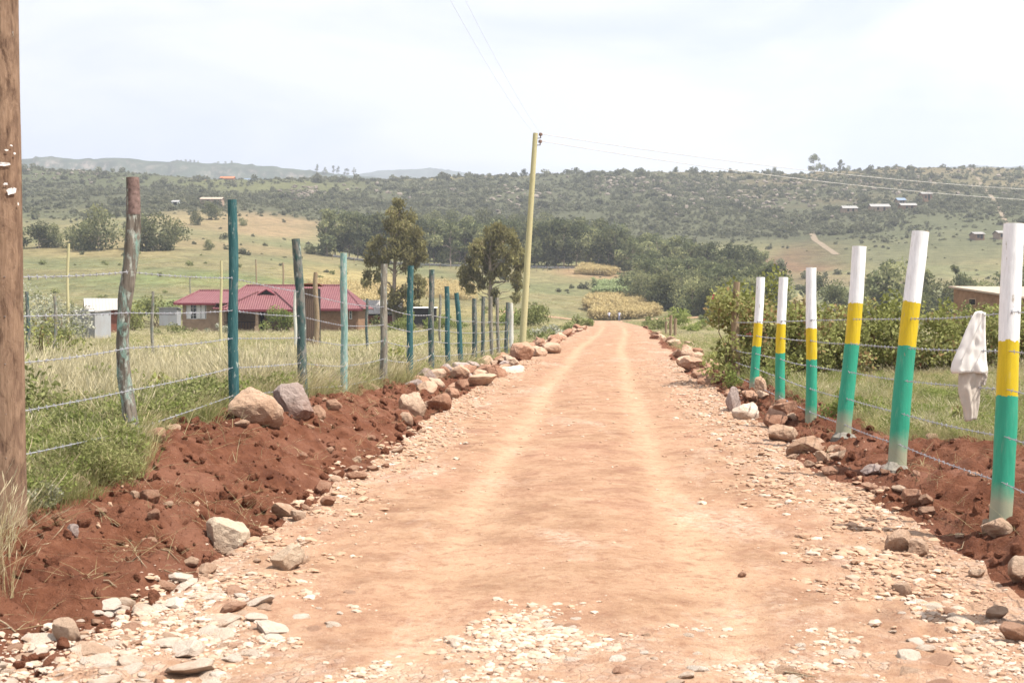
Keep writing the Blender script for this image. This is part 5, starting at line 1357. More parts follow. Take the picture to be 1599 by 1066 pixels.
# bushes dotted over the meadows
n = 380; Yh = np.exp(rsn.uniform(math.log(125), math.log(330), n)); U = rsn.uniform(-.5, .5, n); X = U * Yh; f = fbm(X / 14, Yh / 20, 0, 175, 3)
ok = (f > .05) & (np.abs(X - road_c(Yh)) > 9) & ~((U * FPX + CX > 260) & (U * FPX + CX < 600) & (Yh < 150)); X, Yh = X[ok], Yh[ok]; m = len(X); s = rsn.uniform(.3, .85, m)
tag(scatter('meadow_scrub', np.stack([X, Yh, ground(X, Yh) - .1], -1), np.stack([np.zeros(m), np.zeros(m), rsn.uniform(0, 6.28, m)], -1), s[:, None] * np.ones((1, 3)), rsn.randint(0, 5, m), library('meadow', [crown_mesh('bush', [(0, 0, .8, .9), (.5, .2, .6, .7), (-.5, -.1, .6, .7)], 130, .5, M['leaf_green'], 180 + q, .6, .1, .6) for q in range(5)])), 'low bushes dotted over the valley meadows', 'bushes', None, 'stuff')
# grass over the near meadow between the fields and the belt
n = 9000; Yh = np.exp(rsn.uniform(math.log(112), math.log(300), n)); U = rsn.uniform(-.5, .5, n); X = U * Yh
ok = (np.abs(X - road_c(Yh)) > 3.6); X, Yh = X[ok], Yh[ok]; m = len(X); s = rsn.uniform(.6, 1.2, m)
tag(scatter('meadow_grass', np.stack([X, Yh, ground(X, Yh)], -1), np.stack([np.zeros(m), np.zeros(m), rsn.uniform(0, 6.28, m)], -1), s[:, None] * np.array([[3.5, 3.5, 1.0]]), rsn.choice([0, 1, 2, 2, 3, 1], m), grass_lib), 'rough grass over the valley meadows', 'grass', None, 'stuff')

# ------------------------------------------------------------------ buildings
M['roof_red'] = corrugated_mat('red_roof_tiles', (.165, .055, .060), (.23, .11, .10), .4, 26, .6)
M['roof_fascia'] = simple_mat('dark_red_fascia', (.17, .035, .045), .7, .1, 3)
M['wall_tan'] = simple_mat('tan_stone_wall', (.34, .24, .165), .9, .25, 2.2, .1, 0, .5)
M['wall_brick'] = simple_mat('brown_brick_wall', (.26, .155, .095), .9, .3, 3.0, .1, 0, .5)
M['white_paint'] = simple_mat('white_window_paint', (.72, .71, .69), .6, .08, 3)
M['dark'] = simple_mat('dark_interior', (.022, .020, .020), .9, .1, 3)
M['glass'] = simple_mat('window_glass', (.035, .042, .05), .12, .1, 2, .6)
M['tin'] = corrugated_mat('galvanised_sheet', (.33, .34, .35), (.24, .19, .15), .4, 60, .45)
M['tin_white'] = corrugated_mat('pale_tin_roof', (.37, .345, .32), (.35, .27, .2), .4, 20, .5)
M['tin_brown'] = corrugated_mat('brown_slats', (.16, .105, .075), (.09, .06, .045), .6, 60, .8)
M['tin_far'] = simple_mat('dull_pale_roof', (.29, .28, .265), .8, .15, 1)
M['rust'] = simple_mat('rust_red_wall', (.20, .07, .045), .9, .3, 3)
M['roof_tan'] = corrugated_mat('tan_roof', (.42, .33, .25), (.28, .19, .13), .5, 14, .8)
M['tiles_orange'] = simple_mat('orange_roof', (.48, .14, .05), .8, .2, 1)
M['roof_blue'] = simple_mat('blue_roof', (.19, .25, .34), .6, .1, 1)

def roof_planes(mb, quads, th=.10, m=0):
    for q in quads:
        q = [Vector(p) for p in q]; n = (q[1] - q[0]).cross(q[2] - q[0]).normalized()
        if n.z < 0: n = -n; q = q[::-1]
        V = [tuple(p) for p in q] + [tuple(p - n * th) for p in q]; k = len(q)
        if k == 4:
            mb.add(V, [[0, 1, 2, 3], [7, 6, 5, 4]] + [[i, i + 4, (i + 1) % 4 + 4, (i + 1) % 4] for i in range(4)], m)
        else:
            mb.add(V, [[0, 1, 2], [5, 4, 3]], m); mb.add(V, [[i, i + 3, (i + 1) % 3 + 3, (i + 1) % 3] for i in range(3)], m)
def part(mk, name, mat, parent, smooth=False):
    b = MB(); mk(b); return b.build(name, mat if isinstance(mat, list) else [mat], parent, smooth)

# the red-roofed house in the left field (local x to the right, y away, z up)
HY = 136.0
HB = at(421, HY); HB.z = -1.0
hx = lambda px: (px - 421) / FPX * HY
hz = lambda py: CAMZ + (486 - py) / FPX * HY - HB.z
house = thing('red_roofed_house', 'long bungalow with crimson tiled hip roof, tan walls and a porch in the left field', 'house', HB)
x0, x1 = hx(286), hx(352); eL = hz(473); rL = hz(453)
X0, X1 = hx(352), hx(560); eM = hz(482); rM = hz(444.5)
def wall_with_holes(mb, xa, xb, za, zb, y, holes, th=.2):
    xs = sorted({xa, xb, *[h[0] for h in holes], *[h[1] for h in holes]})
    for a, b in zip(xs[:-1], xs[1:]):
        hh = [h for h in holes if h[0] <= a + 1e-6 and h[1] >= b - 1e-6]
        zz = [za] + sorted([z for h in hh for z in h[2:4]]) + [zb]
        for k in range(0, len(zz), 2):
            if zz[k + 1] - zz[k] > .01: mb.box(((a + b) / 2, y + th / 2, (zz[k] + zz[k + 1]) / 2), (b - a, th, zz[k + 1] - zz[k]))
w1 = (hx(292), hx(323), hz(498), hz(475.5)); w2 = (hx(350), hx(356), hz(500), hz(478))
wr = (hx(545.5), hx(550), hz(498), hz(483.5)); dn = (hx(400), hx(406), hz(515), hz(484)); wc = (hx(412), hx(424), hz(503), hz(486))
def mk(b):
    wall_with_holes(b, x0, x1 + .2, -.6, eL + .05, -.2, [w1]); b.box((x0 + .1, 4, eL / 2 - .3), (.2, 8, eL + .6)); b.box(((x0 + x1) / 2, 8, eL / 2 - .3), (x1 - x0, .2, eL + .6))
part(mk, 'wall', M['wall_tan'], house)
def mk(b):
    wall_with_holes(b, X0 + .2, hx(465), -.6, eM, 2.2, [dn, wc]); wall_with_holes(b, hx(465) + .003, X1, -.6, eM, -.1, [wr]); b.box((X1 - .1, 4.6, eM / 2 - .3), (.2, 9.2, eM + .6)); b.box(((X0 + X1) / 2, 9.2, eM / 2 - .3), (X1 - X0, .2, eM + .6))
    b.box((hx(558.5), -.2, eM / 2 - .3), (.28, .3, eM + .6))
part(mk, 'wall', M['wall_brick'], house)
def mk(b):
    o = .55; xa, xb = x0 - .75, x1 + 3.2; ya, yb = -.9, 8.6; r0, r1_, yr = hx(298), hx(372), 3.8
    roof_planes(b, [[(xa, ya, eL), (xb, ya, eL), (r1_, yr, rL), (r0, yr, rL)], [(xa, yb, eL), (xb, yb, eL), (r1_, yr, rL), (r0, yr, rL)], [(xa, ya, eL), (xa, yb, eL), (r0, yr, rL)]])
left_roof = part(mk, 'roof', M['roof_red'], house)
def mk(b):
    xa, xb = hx(336), hx(568); ya, yb = -1.0, 10.2; yr = 4.6; ra, rb = hx(371), hx(527)
    roof_planes(b, [[(xa, ya, eM), (xb, ya, eM), (rb, yr, rM), (ra, yr, rM)], [(xa, yb, eM), (xb, yb, eM), (rb, yr, rM), (ra, yr, rM)], [(xa, ya, eM), (xa, yb, eM), (ra, yr, rM)], [(xb, ya, eM), (xb, yb, eM), (rb, yr, rM)]])
main_roof = part(mk, 'roof', M['roof_red'], house)
def mk(b):   # the porch gable standing forward of the main roof
    xa, xb, ya = hx(352), hx(466), -2.6; xr = hx(416); zt = hz(453); ze = eM - .08
    roof_planes(b, [[(xa, ya, ze), (xb, ya, ze), (xr + .9, .2, zt - .18), (xr - .9, .2, zt - .18)], [(xa, ya, ze), (xr - .9, .2, zt - .18), (xr, 3.6, zt + .1), (xa + 1.0, 3.6, ze + .6)], [(xb, ya, ze), (xr + .9, .2, zt - .18), (xr, 3.6, zt + .1), (xb - 1.0, 3.6, ze + .6)]])
part(mk, 'porch_roof', M['roof_red'], house)
def gablet(x, y, z, w, h):
    g = part(lambda b: roof_planes(b, [[(x - w, y - .1, z), (x, y - .1, z + h), (x, y + 1.6, z + h), (x - w, y + 1.6, z)], [(x + w, y - .1, z), (x, y - .1, z + h), (x, y + 1.6, z + h), (x + w, y + 1.6, z)]], .09), 'gablet', M['roof_fascia'], house)
    part(lambda b: b.add([(x - w * .8, y + .1, z - .12), (x + w * .8, y + .1, z - .12), (x, y + .1, z + h * .8)], [[0, 1, 2]]), 'vent', M['dark'], g)
gablet(hx(417), -.3, hz(459.5), .95, .55); gablet(hx(529), 3.4, hz(456), .55, .62)
for rf_, xa, xb, y, z in ((left_roof, x0 - .75, hx(340), -.93, eL), (main_roof, hx(467), hx(568), -1.03, eM), (main_roof, hx(352), hx(466), -2.63, eM - .08)):
    part(lambda b: b.box(((xa + xb) / 2, y, z - .12), (xb - xa, .05, .2)), 'fascia', M['roof_fascia'], rf_)
def ridge_cap(a, b_): part(lambda b: b.tube([a, b_], .11, 6), 'ridge_cap', M['roof_red'], house)
ridge_cap((hx(371), 4.6, rM + .03), (hx(527), 4.6, rM + .03)); ridge_cap((hx(352), -2.6, eM), (hx(416) - .9, .2, hz(453) - .12)); ridge_cap((hx(466), -2.6, eM), (hx(416) + .9, .2, hz(453) - .12)); ridge_cap((hx(298), 3.8, rL + .03), (hx(370), 3.8, rL + .03)); ridge_cap((hx(336), -1.0, eM), (hx(371), 4.6, rM)); ridge_cap((hx(568), -1, eM), (hx(527), 4.6, rM)); ridge_cap((x0 - .75, -.9, eL), (hx(298), 3.8, rL))
def window(hole, y, parent, cols=2, rows=3, open_=False):
    xa, xb, za, zb = hole; f = MB()
    for (cx, cz, sx, sz) in ((xa + .03, (za + zb) / 2, .06, zb - za), (xb - .03, (za + zb) / 2, .06, zb - za), ((xa + xb) / 2, za + .03, xb - xa - .12, .06), ((xa + xb) / 2, zb - .03, xb - xa - .12, .06)): f.box((cx, y, cz), (sx, .08, sz))
    for k in range(1, cols): f.box((xa + (xb - xa) * k / cols, y, (za + zb) / 2), (.05, .06, zb - za - .12))
    for k in range(1, rows): f.box(((xa + xb) / 2, y + .003, za + (zb - za) * k / rows), (xb - xa - .12, .05, .04))
    fo = f.build('window', [M['white_paint']], parent)
    part(lambda b: b.box(((xa + xb) / 2, y + .06, (za + zb) / 2), (xb - xa - .1, .02, zb - za - .1)), 'pane', M['glass'], fo)
    return fo
wf = window(w1, -.14, house, 6, 4)
for (a, b_) in ((hx(293.5), hx(299.5)), (hx(308.5), hx(314.5)), (hx(315.5), hx(321.5))):
    part(lambda b: b.box(((a + b_) / 2, -.26, (w1[2] + w1[3]) / 2), (b_ - a, .04, w1[3] - w1[2] - .1)), 'casement', M['white_paint'], wf)
window(wr, -.04, house, 1, 2); window(wc, 2.26, house, 2, 2)
part(lambda b: b.box(((dn[0] + dn[1]) / 2, 2.3, (dn[2] + dn[3]) / 2), (dn[1] - dn[0] - .04, .06, dn[3] - dn[2])), 'door', M['dark'], house)
for px in (355, 408, 463): part(lambda b: (b.box((hx(px), -2.2, eM / 2 - .45), (.30, .30, eM + .6)), b.box((hx(px), -2.2, .5), (.44, .44, .9))), 'porch_column', M['wall_tan'], house)
part(lambda b: [b.box((hx(356) + k * .32, -2.2, 1.0), (.04, .04, .7)) for k in range(11)] + [b.box((hx(382), -2.2, 1.37), (hx(406) - hx(357), .06, .06))], 'porch_railing', M['dark'], house)
part(lambda b: b.box((hx(409), -.2, .1), (hx(464) - hx(354), 4.6, .5)), 'porch_floor', M['cement'], house)

# the small tin privy, the white-roofed shed and the other sheds of the left field
def shed(px, py_base, w, d, h, Y, label, wall, roof, name, cat='shed', slope=.25, over=.15, door=True, rz=0.0, base=None):
    b0 = at(px, Y) if base is None else base
    if base is None: b0.z = CAMZ + (486 - py_base) / FPX * Y
    t = thing(name, label, cat, b0, rz)
    part(lambda b: (b.box((0, -d / 2 + .03, h / 2 - .2), (w, .06, h + .4)), b.box((0, d / 2 - .03, h / 2 - .2 - slope / 2), (w, .06, h + .4 - slope)), b.box((-w / 2 + .03, 0, h / 2 - .2 - slope / 2), (.06, d - .12, h + .4 - slope)), b.box((w / 2 - .03, 0, h / 2 - .2 - slope / 2), (.06, d - .12, h + .4 - slope))), 'wall', wall, t)
    part(lambda b: roof_planes(b, [[(-w / 2 - over, -d / 2 - over, h + .06), (w / 2 + over, -d / 2 - over, h + .06), (w / 2 + over, d / 2 + over, h + .06 - slope), (-w / 2 - over, d / 2 + over, h + .06 - slope)]], .05), 'roof', roof, t)
    return t
t = shed(143, 519, 2.0, 1.8, 1.45, 92, 'small grey corrugated tin privy with a slanting white roof', M['tin'], M['tin_white'], 'tin_privy', slope=-.14, over=.10, rz=-.35)
part(lambda b: b.box((.1, -.93, .85), (.8, .04, 1.6)), 'door', M['tin'], t)
def gable_shed(px, Y, zb, w, d, h, rise, label, wall, roof, name, rz=0.0):
    b0 = at(px, Y); b0.z = zb; t = thing(name, label, 'shed', b0, rz)
    part(lambda b: (b.box((0, -d / 2 + .1, h / 2 - .3), (w, .2, h + .6)), b.box((0, d / 2 - .1, h / 2 - .3), (w, .2, h + .6)), b.box((-w / 2 + .1, 0, h / 2 - .3), (.2, d - .4, h + .6)), b.box((w / 2 - .1, 0, h / 2 - .3), (.2, d - .4, h + .6)),
         b.add([(w / 2 - .1, -d / 2, h), (w / 2 - .1, d / 2, h), (w / 2 - .1, 0, h + rise)], [[0, 1, 2]]), b.add([(-w / 2 + .1, -d / 2, h), (-w / 2 + .1, d / 2, h), (-w / 2 + .1, 0, h + rise)], [[0, 1, 2]])), 'wall', wall, t)
    part(lambda b: roof_planes(b, [[(-w / 2 - .4, -d / 2 - .5, h - .2), (w / 2 + .4, -d / 2 - .5, h - .2), (w / 2 + .4, 0, h + rise), (-w / 2 - .4, 0, h + rise)], [(-w / 2 - .4, d / 2 + .5, h - .2), (w / 2 + .4, d / 2 + .5, h - .2), (w / 2 + .4, 0, h + rise), (-w / 2 - .4, 0, h + rise)]], .06), 'roof', roof, t)
    return t
t = gable_shed(165, 128, -.35, 3.3, 3.2, 2.2, .95, 'low shed with a pale tin gable roof and rust-red walls', M['rust'], M['tin_white'], 'small_shed', .35)
part(lambda b: b.box((.5, -1.56, .9), (.8, .06, 1.8)), 'door', M['dark'], t)
shed(266, 502, 1.8, 1.6, 1.4, 131, 'grey tin lean-to beside the red-roofed house', M['tin'], M['tin'], 'tin_lean_to', slope=.2)
t = gable_shed(592, 158, -.6, 5.0, 4.0, 2.0, 1.5, 'white-roofed shed with brick-red walls right of the red-roofed house', M['rust'], M['tin_white'], 'white_roofed_shed')
part(lambda b: b.box((0, -2.03, 1.75), (4.9, .04, .3)), 'eave_band', M['dark'], t)
shed(664, 506, 2.6, 1.6, 1.85, 150, 'open lean-to with a thin white roof between the two drooping trees', M['dark'], M['white_paint'], 'small_lean_to', slope=-.1)
# the slatted privy between two bare posts
b0 = at(486, 62); t = thing('slatted_privy', 'narrow dark slatted booth with a flat rusty roof between bare posts', 'privy', b0)
H = CAMZ + (486 - 444) / FPX * 62 - b0.z
for k in range(7): part(lambda b: b.box((-.33 + k * .11, -.4, H / 2 - .15), (.095, .03, H - .1)), 'slat', M['tin_brown'], t)
part(lambda b: (b.box((-.38, 0, H / 2 - .15), (.03, .77, H - .12)), b.box((.38, 0, H / 2 - .15), (.03, .77, H - .12)), b.box((0, .4, H / 2 - .15), (.79, .03, H - .12))), 'wall', M['dark'], t)
part(lambda b: roof_planes(b, [[(-.5, -.55, H + .03), (.5, -.55, H + .03), (.5, .55, H - .06), (-.5, .55, H - .06)]], .04), 'roof', M['rust'], t)

# posts standing about the left field
for k, (px, Y, ty, w, mt, lab, cat) in enumerate([(105, 88, 380, 5, 'pole_yellow', 'slim pale green pole rising behind the silvery bushes', 'pole'), (238, 40, 455, 5, 'post_grey', 'short grey post in the grass right of the crooked post', 'post'), (345, 52, 407, 4.5, 'pole_yellow', 'slim pale pole just left of the bright teal post', 'pole'), (86, 38, 462, 6, 'post_grey', 'grey post with a brace in the grass near the brown pole', 'post'),
    (43, 36, 455, 6, 'post_dark', 'dull teal post against the edge of the brown pole', 'post'), (494, 60, 425, 8, 'post_tan', 'pale bare trunk post on the right side of the slatted privy', 'post'), (461, 60, 452, 5, 'post_white', 'thin whitish post on the left side of the slatted privy', 'post'), (573, 50, 466, 4.5, 'post_dark', 'thin dark post in the grass right of the mint post', 'post'), (687, 66, 460, 4, 'post_grey', 'thin grey post in the field between two teal posts', 'post'),
    (442, 175, 410, 3, 'post_tan', 'far thin pole behind the red roof', 'pole'), (400, 180, 405, 2.5, 'post_tan', 'far thin pole above the middle of the red roof', 'pole'), (297, 170, 432, 2, 'post_grey', 'far thin pole left of the red roof', 'pole')]):
    f = at(px, Y); tp = P(px + (2 if k == 0 else 0), ty, Y); L = tp - f; r = w / 2 / FPX * Y
    mb = MB(); mb.tube([L * q + Vector((r * .4 * math.sin(7 * q + k), 0, 0)) for q in np.linspace(-.08, 1, 12)], [r * (1.1 - .25 * q) for q in np.linspace(0, 1, 12)], 8, wob=.2, seed=k)
    if px == 86:
        o = thing('field_post', lab, cat, f); mb.build('post_shaft', [M[mt]], o, True)
        part(lambda b: b.tube([(0, 0, .95), (.32, -.1, 0)], r * .6, 6), 'brace', M[mt], o); part(lambda b: b.tube([(0, 0, .8), (-.16, -.1, 0)], r * .5, 6), 'brace', M['post_tan'], o)
    else:
        tag(mb.build('field_post', [M[mt]], None, True, f), lab, cat)
# right: the flat-roofed brick house behind the hedge
b0 = at(1600, 82.0); b0.z = -.8
k_ = 82.0 / FPX; HH = lambda py: CAMZ + (486 - py) * k_ - b0.z
t = thing('flat_roofed_house', 'brown brick house with a flat tan sheet roof behind the hedge', 'house', b0)
wl, hl, hr = -(1600 - 1522) * k_, HH(447), HH(466)
def mk(b):
    b.add([(wl, 4, -1), (wl + 2.4, -1.2, -1), (wl + 2.4, -1.2, hr), (wl, 4, hl)], [[0, 1, 2, 3]]); b.add([(wl + 2.4, -1.2, -1), (wl + 10, 1.0, -1), (wl + 10, 1.0, hr), (wl + 2.4, -1.2, hr)], [[0, 1, 2, 3]])
    b.add([(wl, 4, -1), (wl + 7.6, 6.5, -1), (wl + 7.6, 6.5, hl), (wl, 4, hl)], [[3, 2, 1, 0]]); b.add([(wl + 10, 1, -1), (wl + 7.6, 6.5, -1), (wl + 7.6, 6.5, hl), (wl + 10, 1, hr)], [[0, 1, 2, 3]])
part(mk, 'wall', M['wall_brick'], t)
part(lambda b: roof_planes(b, [[(wl - .25, 4.3, hl + .10), (wl + 2.3, -1.6, hr + .10), (wl + 10.4, .7, hr + .10), (wl + 7.8, 6.9, hl + .10)]], .12), 'roof', M['roof_tan'], t)
for q, hw in ((.30, .32), (.86, .30)):
    p = Vector((wl, 4, 0)).lerp(Vector((wl + 2.4, -1.2, 0)), q); dv = Vector((2.4, -5.2, 0)).normalized(); nv = Vector((-5.2, -2.4, 0)).normalized()
    z1 = hl + (hr - hl) * q - .5; z0 = z1 - (.5 if q < .5 else 1.4); V = []
    for s_, zz in ((-hw, z0), (hw, z0), (hw, z1), (-hw, z1)): V.append(p + dv * s_ + nv * .03 + Vector((0, 0, zz)))
    fo = part(lambda b: b.add([tuple(v) for v in V], [[0, 1, 2, 3]]), 'window', M['wall_tan'], t)
    V2 = [p + dv * s_ + nv * .05 + Vector((0, 0, zz)) for s_, zz in ((-hw * .8, z0 + .08), (hw * .8, z0 + .08), (hw * .8, z1 - .08), (-hw * .8, z1 - .08))]
    part(lambda b: b.add([tuple(v) for v in V2], [[0, 1, 2, 3]]), 'pane', M['dark'], fo)
# far houses on the slopes
def far_house(px, Y, w, h, rise, label, wall, roof, name='far_house', d=6):
    b0 = at(px, Y); t = gable_shed(px, Y, b0.z, w, d, h, rise, label, wall, roof, name); t['category'] = 'house'
    part(lambda b: b.box((-w * .15, -d / 2 - .02, h * .5), (.9, .1, 1.2)), 'window', M['dark'], t); part(lambda b: b.box((w * .2, -d / 2 - .02, h * .45), (.9, .1, h * .8)), 'door', M['dark'], t)
for a in [(1324, 600, 6.5, 2.2, 1.2, 'leftmost pale-roofed house on the right hillside', M['wall_tan'], M['tin_far']), (1371, 600, 8.5, 2.4, 1.3, 'longest white-roofed house on the right hillside', M['wall_tan'], M['tin_far']), (1404, 630, 3.6, 2.4, 1.2, 'small blue-roofed hut on the right hillside', M['wall_tan'], M['roof_blue']), (1415, 600, 7.0, 2.2, 1.1, 'low white-roofed house right of the longest one', M['wall_brick'], M['tin_far']), (1443, 635, 4.6, 3.4, .9, 'tall narrow brown house with a white roof on the right hillside', M['wall_brick'], M['tin_far']),
          (1524, 480, 3.4, 2.0, .8, 'small white-roofed hut right of the second banded post', M['wall_brick'], M['tin_far']), (1560, 480, 3.0, 2.2, .9, 'small hut with a bright roof near the nearest banded post', M['wall_tan'], M['tin_far']), (333, 560, 9, 2.6, .9, 'low tan shed on the slope behind the bright teal post', M['wall_tan'], M['roof_tan']), (277, 545, 2.4, 1.8, .8, 'tiny white hut above the round trees', M['white_paint'], M['tin_far'])]:
    far_house(*a)
b0 = P(360, 283, 905); b0.z -= 1
for (px, py, w, h, lab, wa, ro) in [(357, 285, 9, 2.6, 'orange-roofed house on the left ridge', M['wall_brick'], M['tiles_orange']), (330, 288, 7, 1.8, 'low orange-roofed house left of the other on the ridge', M['wall_brick'], M['tiles_orange']), (402, 286, 16, 1.6, 'long low blue-grey roofed building on the left ridge', M['wall_tan'], M['roof_blue'])]:
    Y = 868; q = P(px, py, Y); t = gable_shed(px, Y, q.z, w, 6, h, 1.4, lab, wa, ro, 'far_house'); t['category'] = 'house'
    part(lambda b: b.box((0, -3.02, h * .5), (1.4, .1, 1.1)), 'window', M['dark'], t)
# the fence of short posts at the right of the road end
for k, (px, Y) in enumerate([(1047, 78), (1054, 70), (1040, 88)]):
    f = at(px, Y); mb = MB(); mb.tube([(0, 0, -.2), (0, 0, .7), (.03, 0, 1.35 - .2 * k)], .09, 7, wob=.2, seed=k)
    tag(mb.build('field_post', [M['post_tan']], None, True, f), ['weathered tan post on the right verge before the bright green bush', 'nearest of the short tan posts on the right verge', 'farthest of the short tan posts on the right verge'][k], 'post')
# rail fence along the front of the tree belt
t = thing('rail_fence', 'thin pale wire fence with posts along the foot of the tree belt', 'fence', at(740, 352))
b0 = t.location.copy()
for k, px in enumerate(np.linspace(520, 905, 24)):
    f = at(px, 352); part(lambda b: b.box(tuple(f - b0 + Vector((0, 0, .7))), (.12, .12, 1.5)), 'post', M['post_tan'], t)
for z in (1.0, 1.3):
    part(lambda b: b.tube([at(px, 352) - b0 + Vector((0, 0, z)) for px in np.linspace(520, 905, 24)], .035, 4), 'wire', M['wire'], t)

# ------------------------------------------------------------------ the cloth on the wire, twigs, paper, people
M['cloth'] = simple_mat('white_cotton', (.70, .67, .63), .9, .06, 12, .05, 0, .1)
_t = NT('thin_cotton'); M['cloth'] = _t.finish_leaf((.80, .77, .73), .14)
M['cloth_grey'] = simple_mat('dirty_cotton', (.50, .44, .38), .9, .15, 10, .05, 0, .2)
CYd = fence_Y(1516, DR) + .02; cbase = at(1516, CYd)
cl = thing('hanging_shirt', 'white cotton shirt hanging by its collar from the wires of the right fence', 'shirt', cbase)
def drape(rows, name, mat, seed, depth=.05, nx=17, th=.0025):
    rsn = np.random.RandomState(seed); rows = np.array(rows, float)
    py = np.linspace(rows[0, 0], rows[-1, 0], 26); l = np.interp(py, rows[:, 0], rows[:, 1]); r = np.interp(py, rows[:, 0], rows[:, 2])
    V = []
    for i, y in enumerate(py):
        for j in range(nx):
            s = j / (nx - 1); q = P(l[i] + (r[i] - l[i]) * s, y + 1.6 * math.sin(s * 4 + seed), CYd); k = (i / 25.0)
            dy = -depth * (.25 + .75 * k) * (math.sin(math.pi * s) * .9 + .28 * math.sin(s * 11 + 2.2 * k + seed) + .16 * math.sin(s * 23 - 3 * k)) + .010 * float(fbm(s * 5 + k * 2, k * 6 - s * 2, 0, seed, 3))
            V.append((q.x - cbase.x, dy - .02, q.z - cbase.z))
    i = np.arange(25)[:, None] * nx; j = np.arange(nx - 1)[None]
    F = np.stack([i + j, i + j + 1, i + nx + j + 1, i + nx + j], -1).reshape(-1, 4)
    o = link(name, mesh_from(name, V, [F], [mat], True), cl)
    md = o.modifiers.new('thick', 'SOLIDIFY'); md.thickness = th; md.offset = 0
    return o
drape([(487, 1521, 1537), (495, 1516, 1537), (512, 1508, 1537), (540, 1497, 1538), (565, 1486, 1539), (577, 1483, 1541), (583, 1486, 1541)], 'shirt_body', M['cloth'], 3, .035)
drape([(570, 1496, 1535), (590, 1495, 1533), (610, 1495, 1529), (625, 1499, 1528), (640, 1503, 1526), (650, 1504, 1524), (656, 1506, 1522)], 'sleeve', M['cloth_grey'], 8, .03)
drape([(574, 1530, 1541), (590, 1531, 1540), (600, 1530, 1537)], 'cuff', M['cloth_grey'], 12, .03)
for (px, py, L, a, lab) in [(218, 878, .22, .9, 'longest straw-coloured twig on the left soil slope'), (266, 866, .12, -.35, 'short twig right of the longest one on the left soil slope'), (282, 900, .20, -.5, 'thin twig near the pale boulder at the foot of the left bank'), (172, 912, .08, 0.1, 'stubby twig low on the left soil slope'), (1250, 1057, .16, .7, 'curled dry leaf stalk in the stones at the bottom right'), (1498, 664, .3, -.5, 'dry stick on the soil under the hanging shirt'), (1500, 860, .14, -.9, 'short pale stick on the soil left of the nearest banded post'), (15, 980, .2, .6, 'dry twig at the bottom left corner of the soil bank')]:
    p = G(np.array([px]), np.array([py]))[0]; mb = MB(); dv = Vector((math.cos(a), math.sin(-a), 0)) * L
    def gp(q): v = Vector(p) + q; v.z = gz(v.x, v.y) + .014; return v - Vector(p)
    mb.tube([gp(dv * -.5), gp(dv * -.15 + Vector((0, .008, 0))), gp(dv * .2), gp(dv * .5)], [.0045, .005, .004, .002], 6)
    if L > .15: mb.tube([gp(dv * .1), gp(dv * .1 + Vector((dv.y, -dv.x, 0)) * .35 - dv * .15)], [.003, .0015], 5)
    tag(mb.build('twig', [M['grass_dry'] if False else M['post_tan']], None, True, Vector(p)), lab, 'twig')
p = G(np.array([40]), np.array([752]))[0]; mb = MB(); mb.add([(0, 0, 0), (.04, -.01, .05), (.05, .005, .07), (.005, .01, .045)], [[0, 1, 2, 3]])
o = tag(mb.build('plastic_scrap', [M['white_paint']], None, False, Vector(p) + Vector((0, 0, .02))), 'white scrap of plastic standing in the weeds against the brown pole', 'plastic scrap')
md = o.modifiers.new('thick', 'SOLIDIFY'); md.thickness = .002

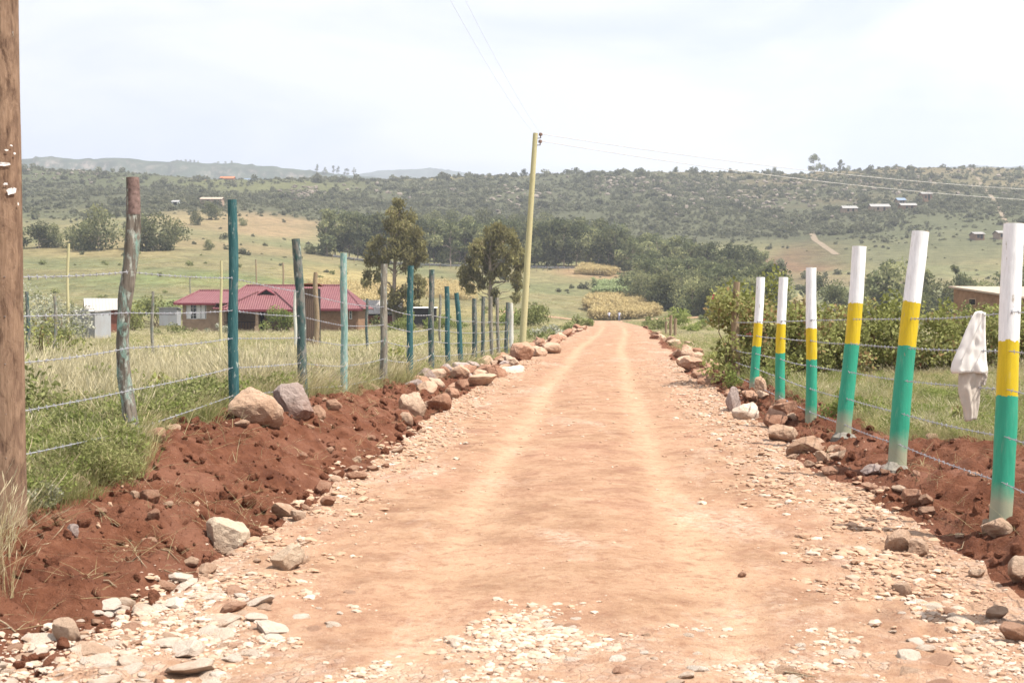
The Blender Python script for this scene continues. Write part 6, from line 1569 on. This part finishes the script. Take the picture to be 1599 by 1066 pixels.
M['skin'] = simple_mat('dark_skin', (.09, .045, .028), .6, .1, 5)
M['shirt'] = simple_mat('pale_shirt', (.62, .65, .76), .8, .1, 6)
M['trousers'] = simple_mat('dark_trousers', (.035, .037, .05), .85, .1, 6)
M['hair'] = simple_mat('black_hair', (.012, .010, .010), .8, .1, 6)
def person(px, Y, label, phase, trousers):
    f = at(px, Y); f.z += .11
    t = thing('person', label, 'person', f, .1 * phase)
    s = phase
    J = {'pel': (0, 0, .93, .14), 'wst': (0, .01, 1.08, .12), 'chs': (0, .01, 1.30, .15), 'nck': (0, .01, 1.47, .058), 'hd1': (0, -.005, 1.57, .085), 'hd2': (0, -.01, 1.66, .088), 'hd3': (0, 0, 1.73, .06)}
    E = [('pel', 'wst'), ('wst', 'chs'), ('chs', 'nck'), ('nck', 'hd1'), ('hd1', 'hd2'), ('hd2', 'hd3')]
    for sd in (-1, 1):
        q = 'l' if sd < 0 else 'r'; st = s * sd
        J.update({q + 'hip': (sd * .09, .0, .86, .095), q + 'kn': (sd * .10, -.14 * st, .48, .065), q + 'an': (sd * .10, -.05 * st + (.18 if st < 0 else -.10), .08, .045), q + 'to': (sd * .11, -.05 * st + (.18 if st < 0 else -.10) - .15, .03, .035),
                  q + 'sh': (sd * .19, .01, 1.40, .065), q + 'el': (sd * .25, .06 * st + .02, 1.12, .048), q + 'wr': (sd * .25, .16 * st - .05, .88, .036), q + 'ha': (sd * .24, .19 * st - .08, .79, .04)})
        E += [('pel', q + 'hip'), (q + 'hip', q + 'kn'), (q + 'kn', q + 'an'), (q + 'an', q + 'to'), ('chs', q + 'sh'), (q + 'sh', q + 'el'), (q + 'el', q + 'wr'), (q + 'wr', q + 'ha')]
    ks = list(J); me = bpy.data.meshes.new('body'); me.from_pydata([J[k][:3] for k in ks], [(ks.index(a), ks.index(b)) for a, b in E], [])
    o = link('body', me, t); md = o.modifiers.new('skin', 'SKIN')
    for k, sv in zip(ks, me.skin_vertices[0].data): sv.radius = (J[k][3], J[k][3] * (.75 if k in ('chs', 'wst', 'pel') else 1)); sv.use_root = (k == 'pel')
    o.modifiers.new('sub', 'SUBSURF').levels = 1
    o.modifiers['sub'].render_levels = 1
    dg = bpy.context.evaluated_depsgraph_get(); dg.update(); ev = o.evaluated_get(dg); nm = bpy.data.meshes.new_from_object(ev)
    o.modifiers.clear(); o.data = nm; nm.materials.clear()
    for m_ in (M['skin'], M['shirt'], trousers, M['hair']): nm.materials.append(m_)
    for pl in nm.polygons:
        c = pl.center; arm = abs(c.x) > .2 and c.z < 1.18
        pl.material_index = 0 if arm or (1.48 < c.z < 1.66 and c.y < .02) else 3 if c.z >= 1.48 and c.z > 1.5 else 1 if c.z > .95 else 2 if c.z > .1 else 3
        pl.use_smooth = True
    hb = MB(); hb.tube([(0, .03, 1.62), (0, .02, 1.70), (0, .01, 1.76), (0, .01, 1.785)], [.085, .105, .085, .03], 10); hb.build('hair', [M['hair']], t, True)
    for sd in (-1, 1):
        pass
    nb = MB(); nb.tube([(0, -.085, 1.635), (0, -.118, 1.60), (0, -.085, 1.59)], [.008, .016, .012], 6); nb.build('nose', [M['skin']], t, True)
    eb = MB()
    for sd in (-1, 1): eb.tube([(sd * .033, -.088, 1.645), (sd * .033, -.10, 1.645)], [.012, .004], 6)
    eb.build('eyes', [M['hair']], t, True)
    return t
person(951, 224, 'person in a pale shirt and dark trousers walking on the left where the tracks cross', .8, M['trousers'])
M['skirt'] = simple_mat('grey_trousers', (.20, .22, .30), .85, .1, 6)
person(967, 221, 'person in white with greyish trousers walking on the right where the tracks cross', -.8, M['skirt'])

# ------------------------------------------------------------------ the hazy air
hz_m = bpy.data.materials.new('haze'); hz_m.use_nodes = True; hn = hz_m.node_tree; hn.nodes.clear()
ho = hn.nodes.new('ShaderNodeOutputMaterial'); hv = hn.nodes.new('ShaderNodeVolumePrincipled')
hv.inputs['Color'].default_value = (.86, .91, 1.0, 1); hv.inputs['Density'].default_value = .00034; hv.inputs['Anisotropy'].default_value = .25
hn.links.new(hv.outputs[0], ho.inputs['Volume'])
mb = MB(); mb.box((0, 1600, 150), (9400, 3900, 700))
hb = mb.build('haze', [hz_m]); hb['kind'] = 'stuff'
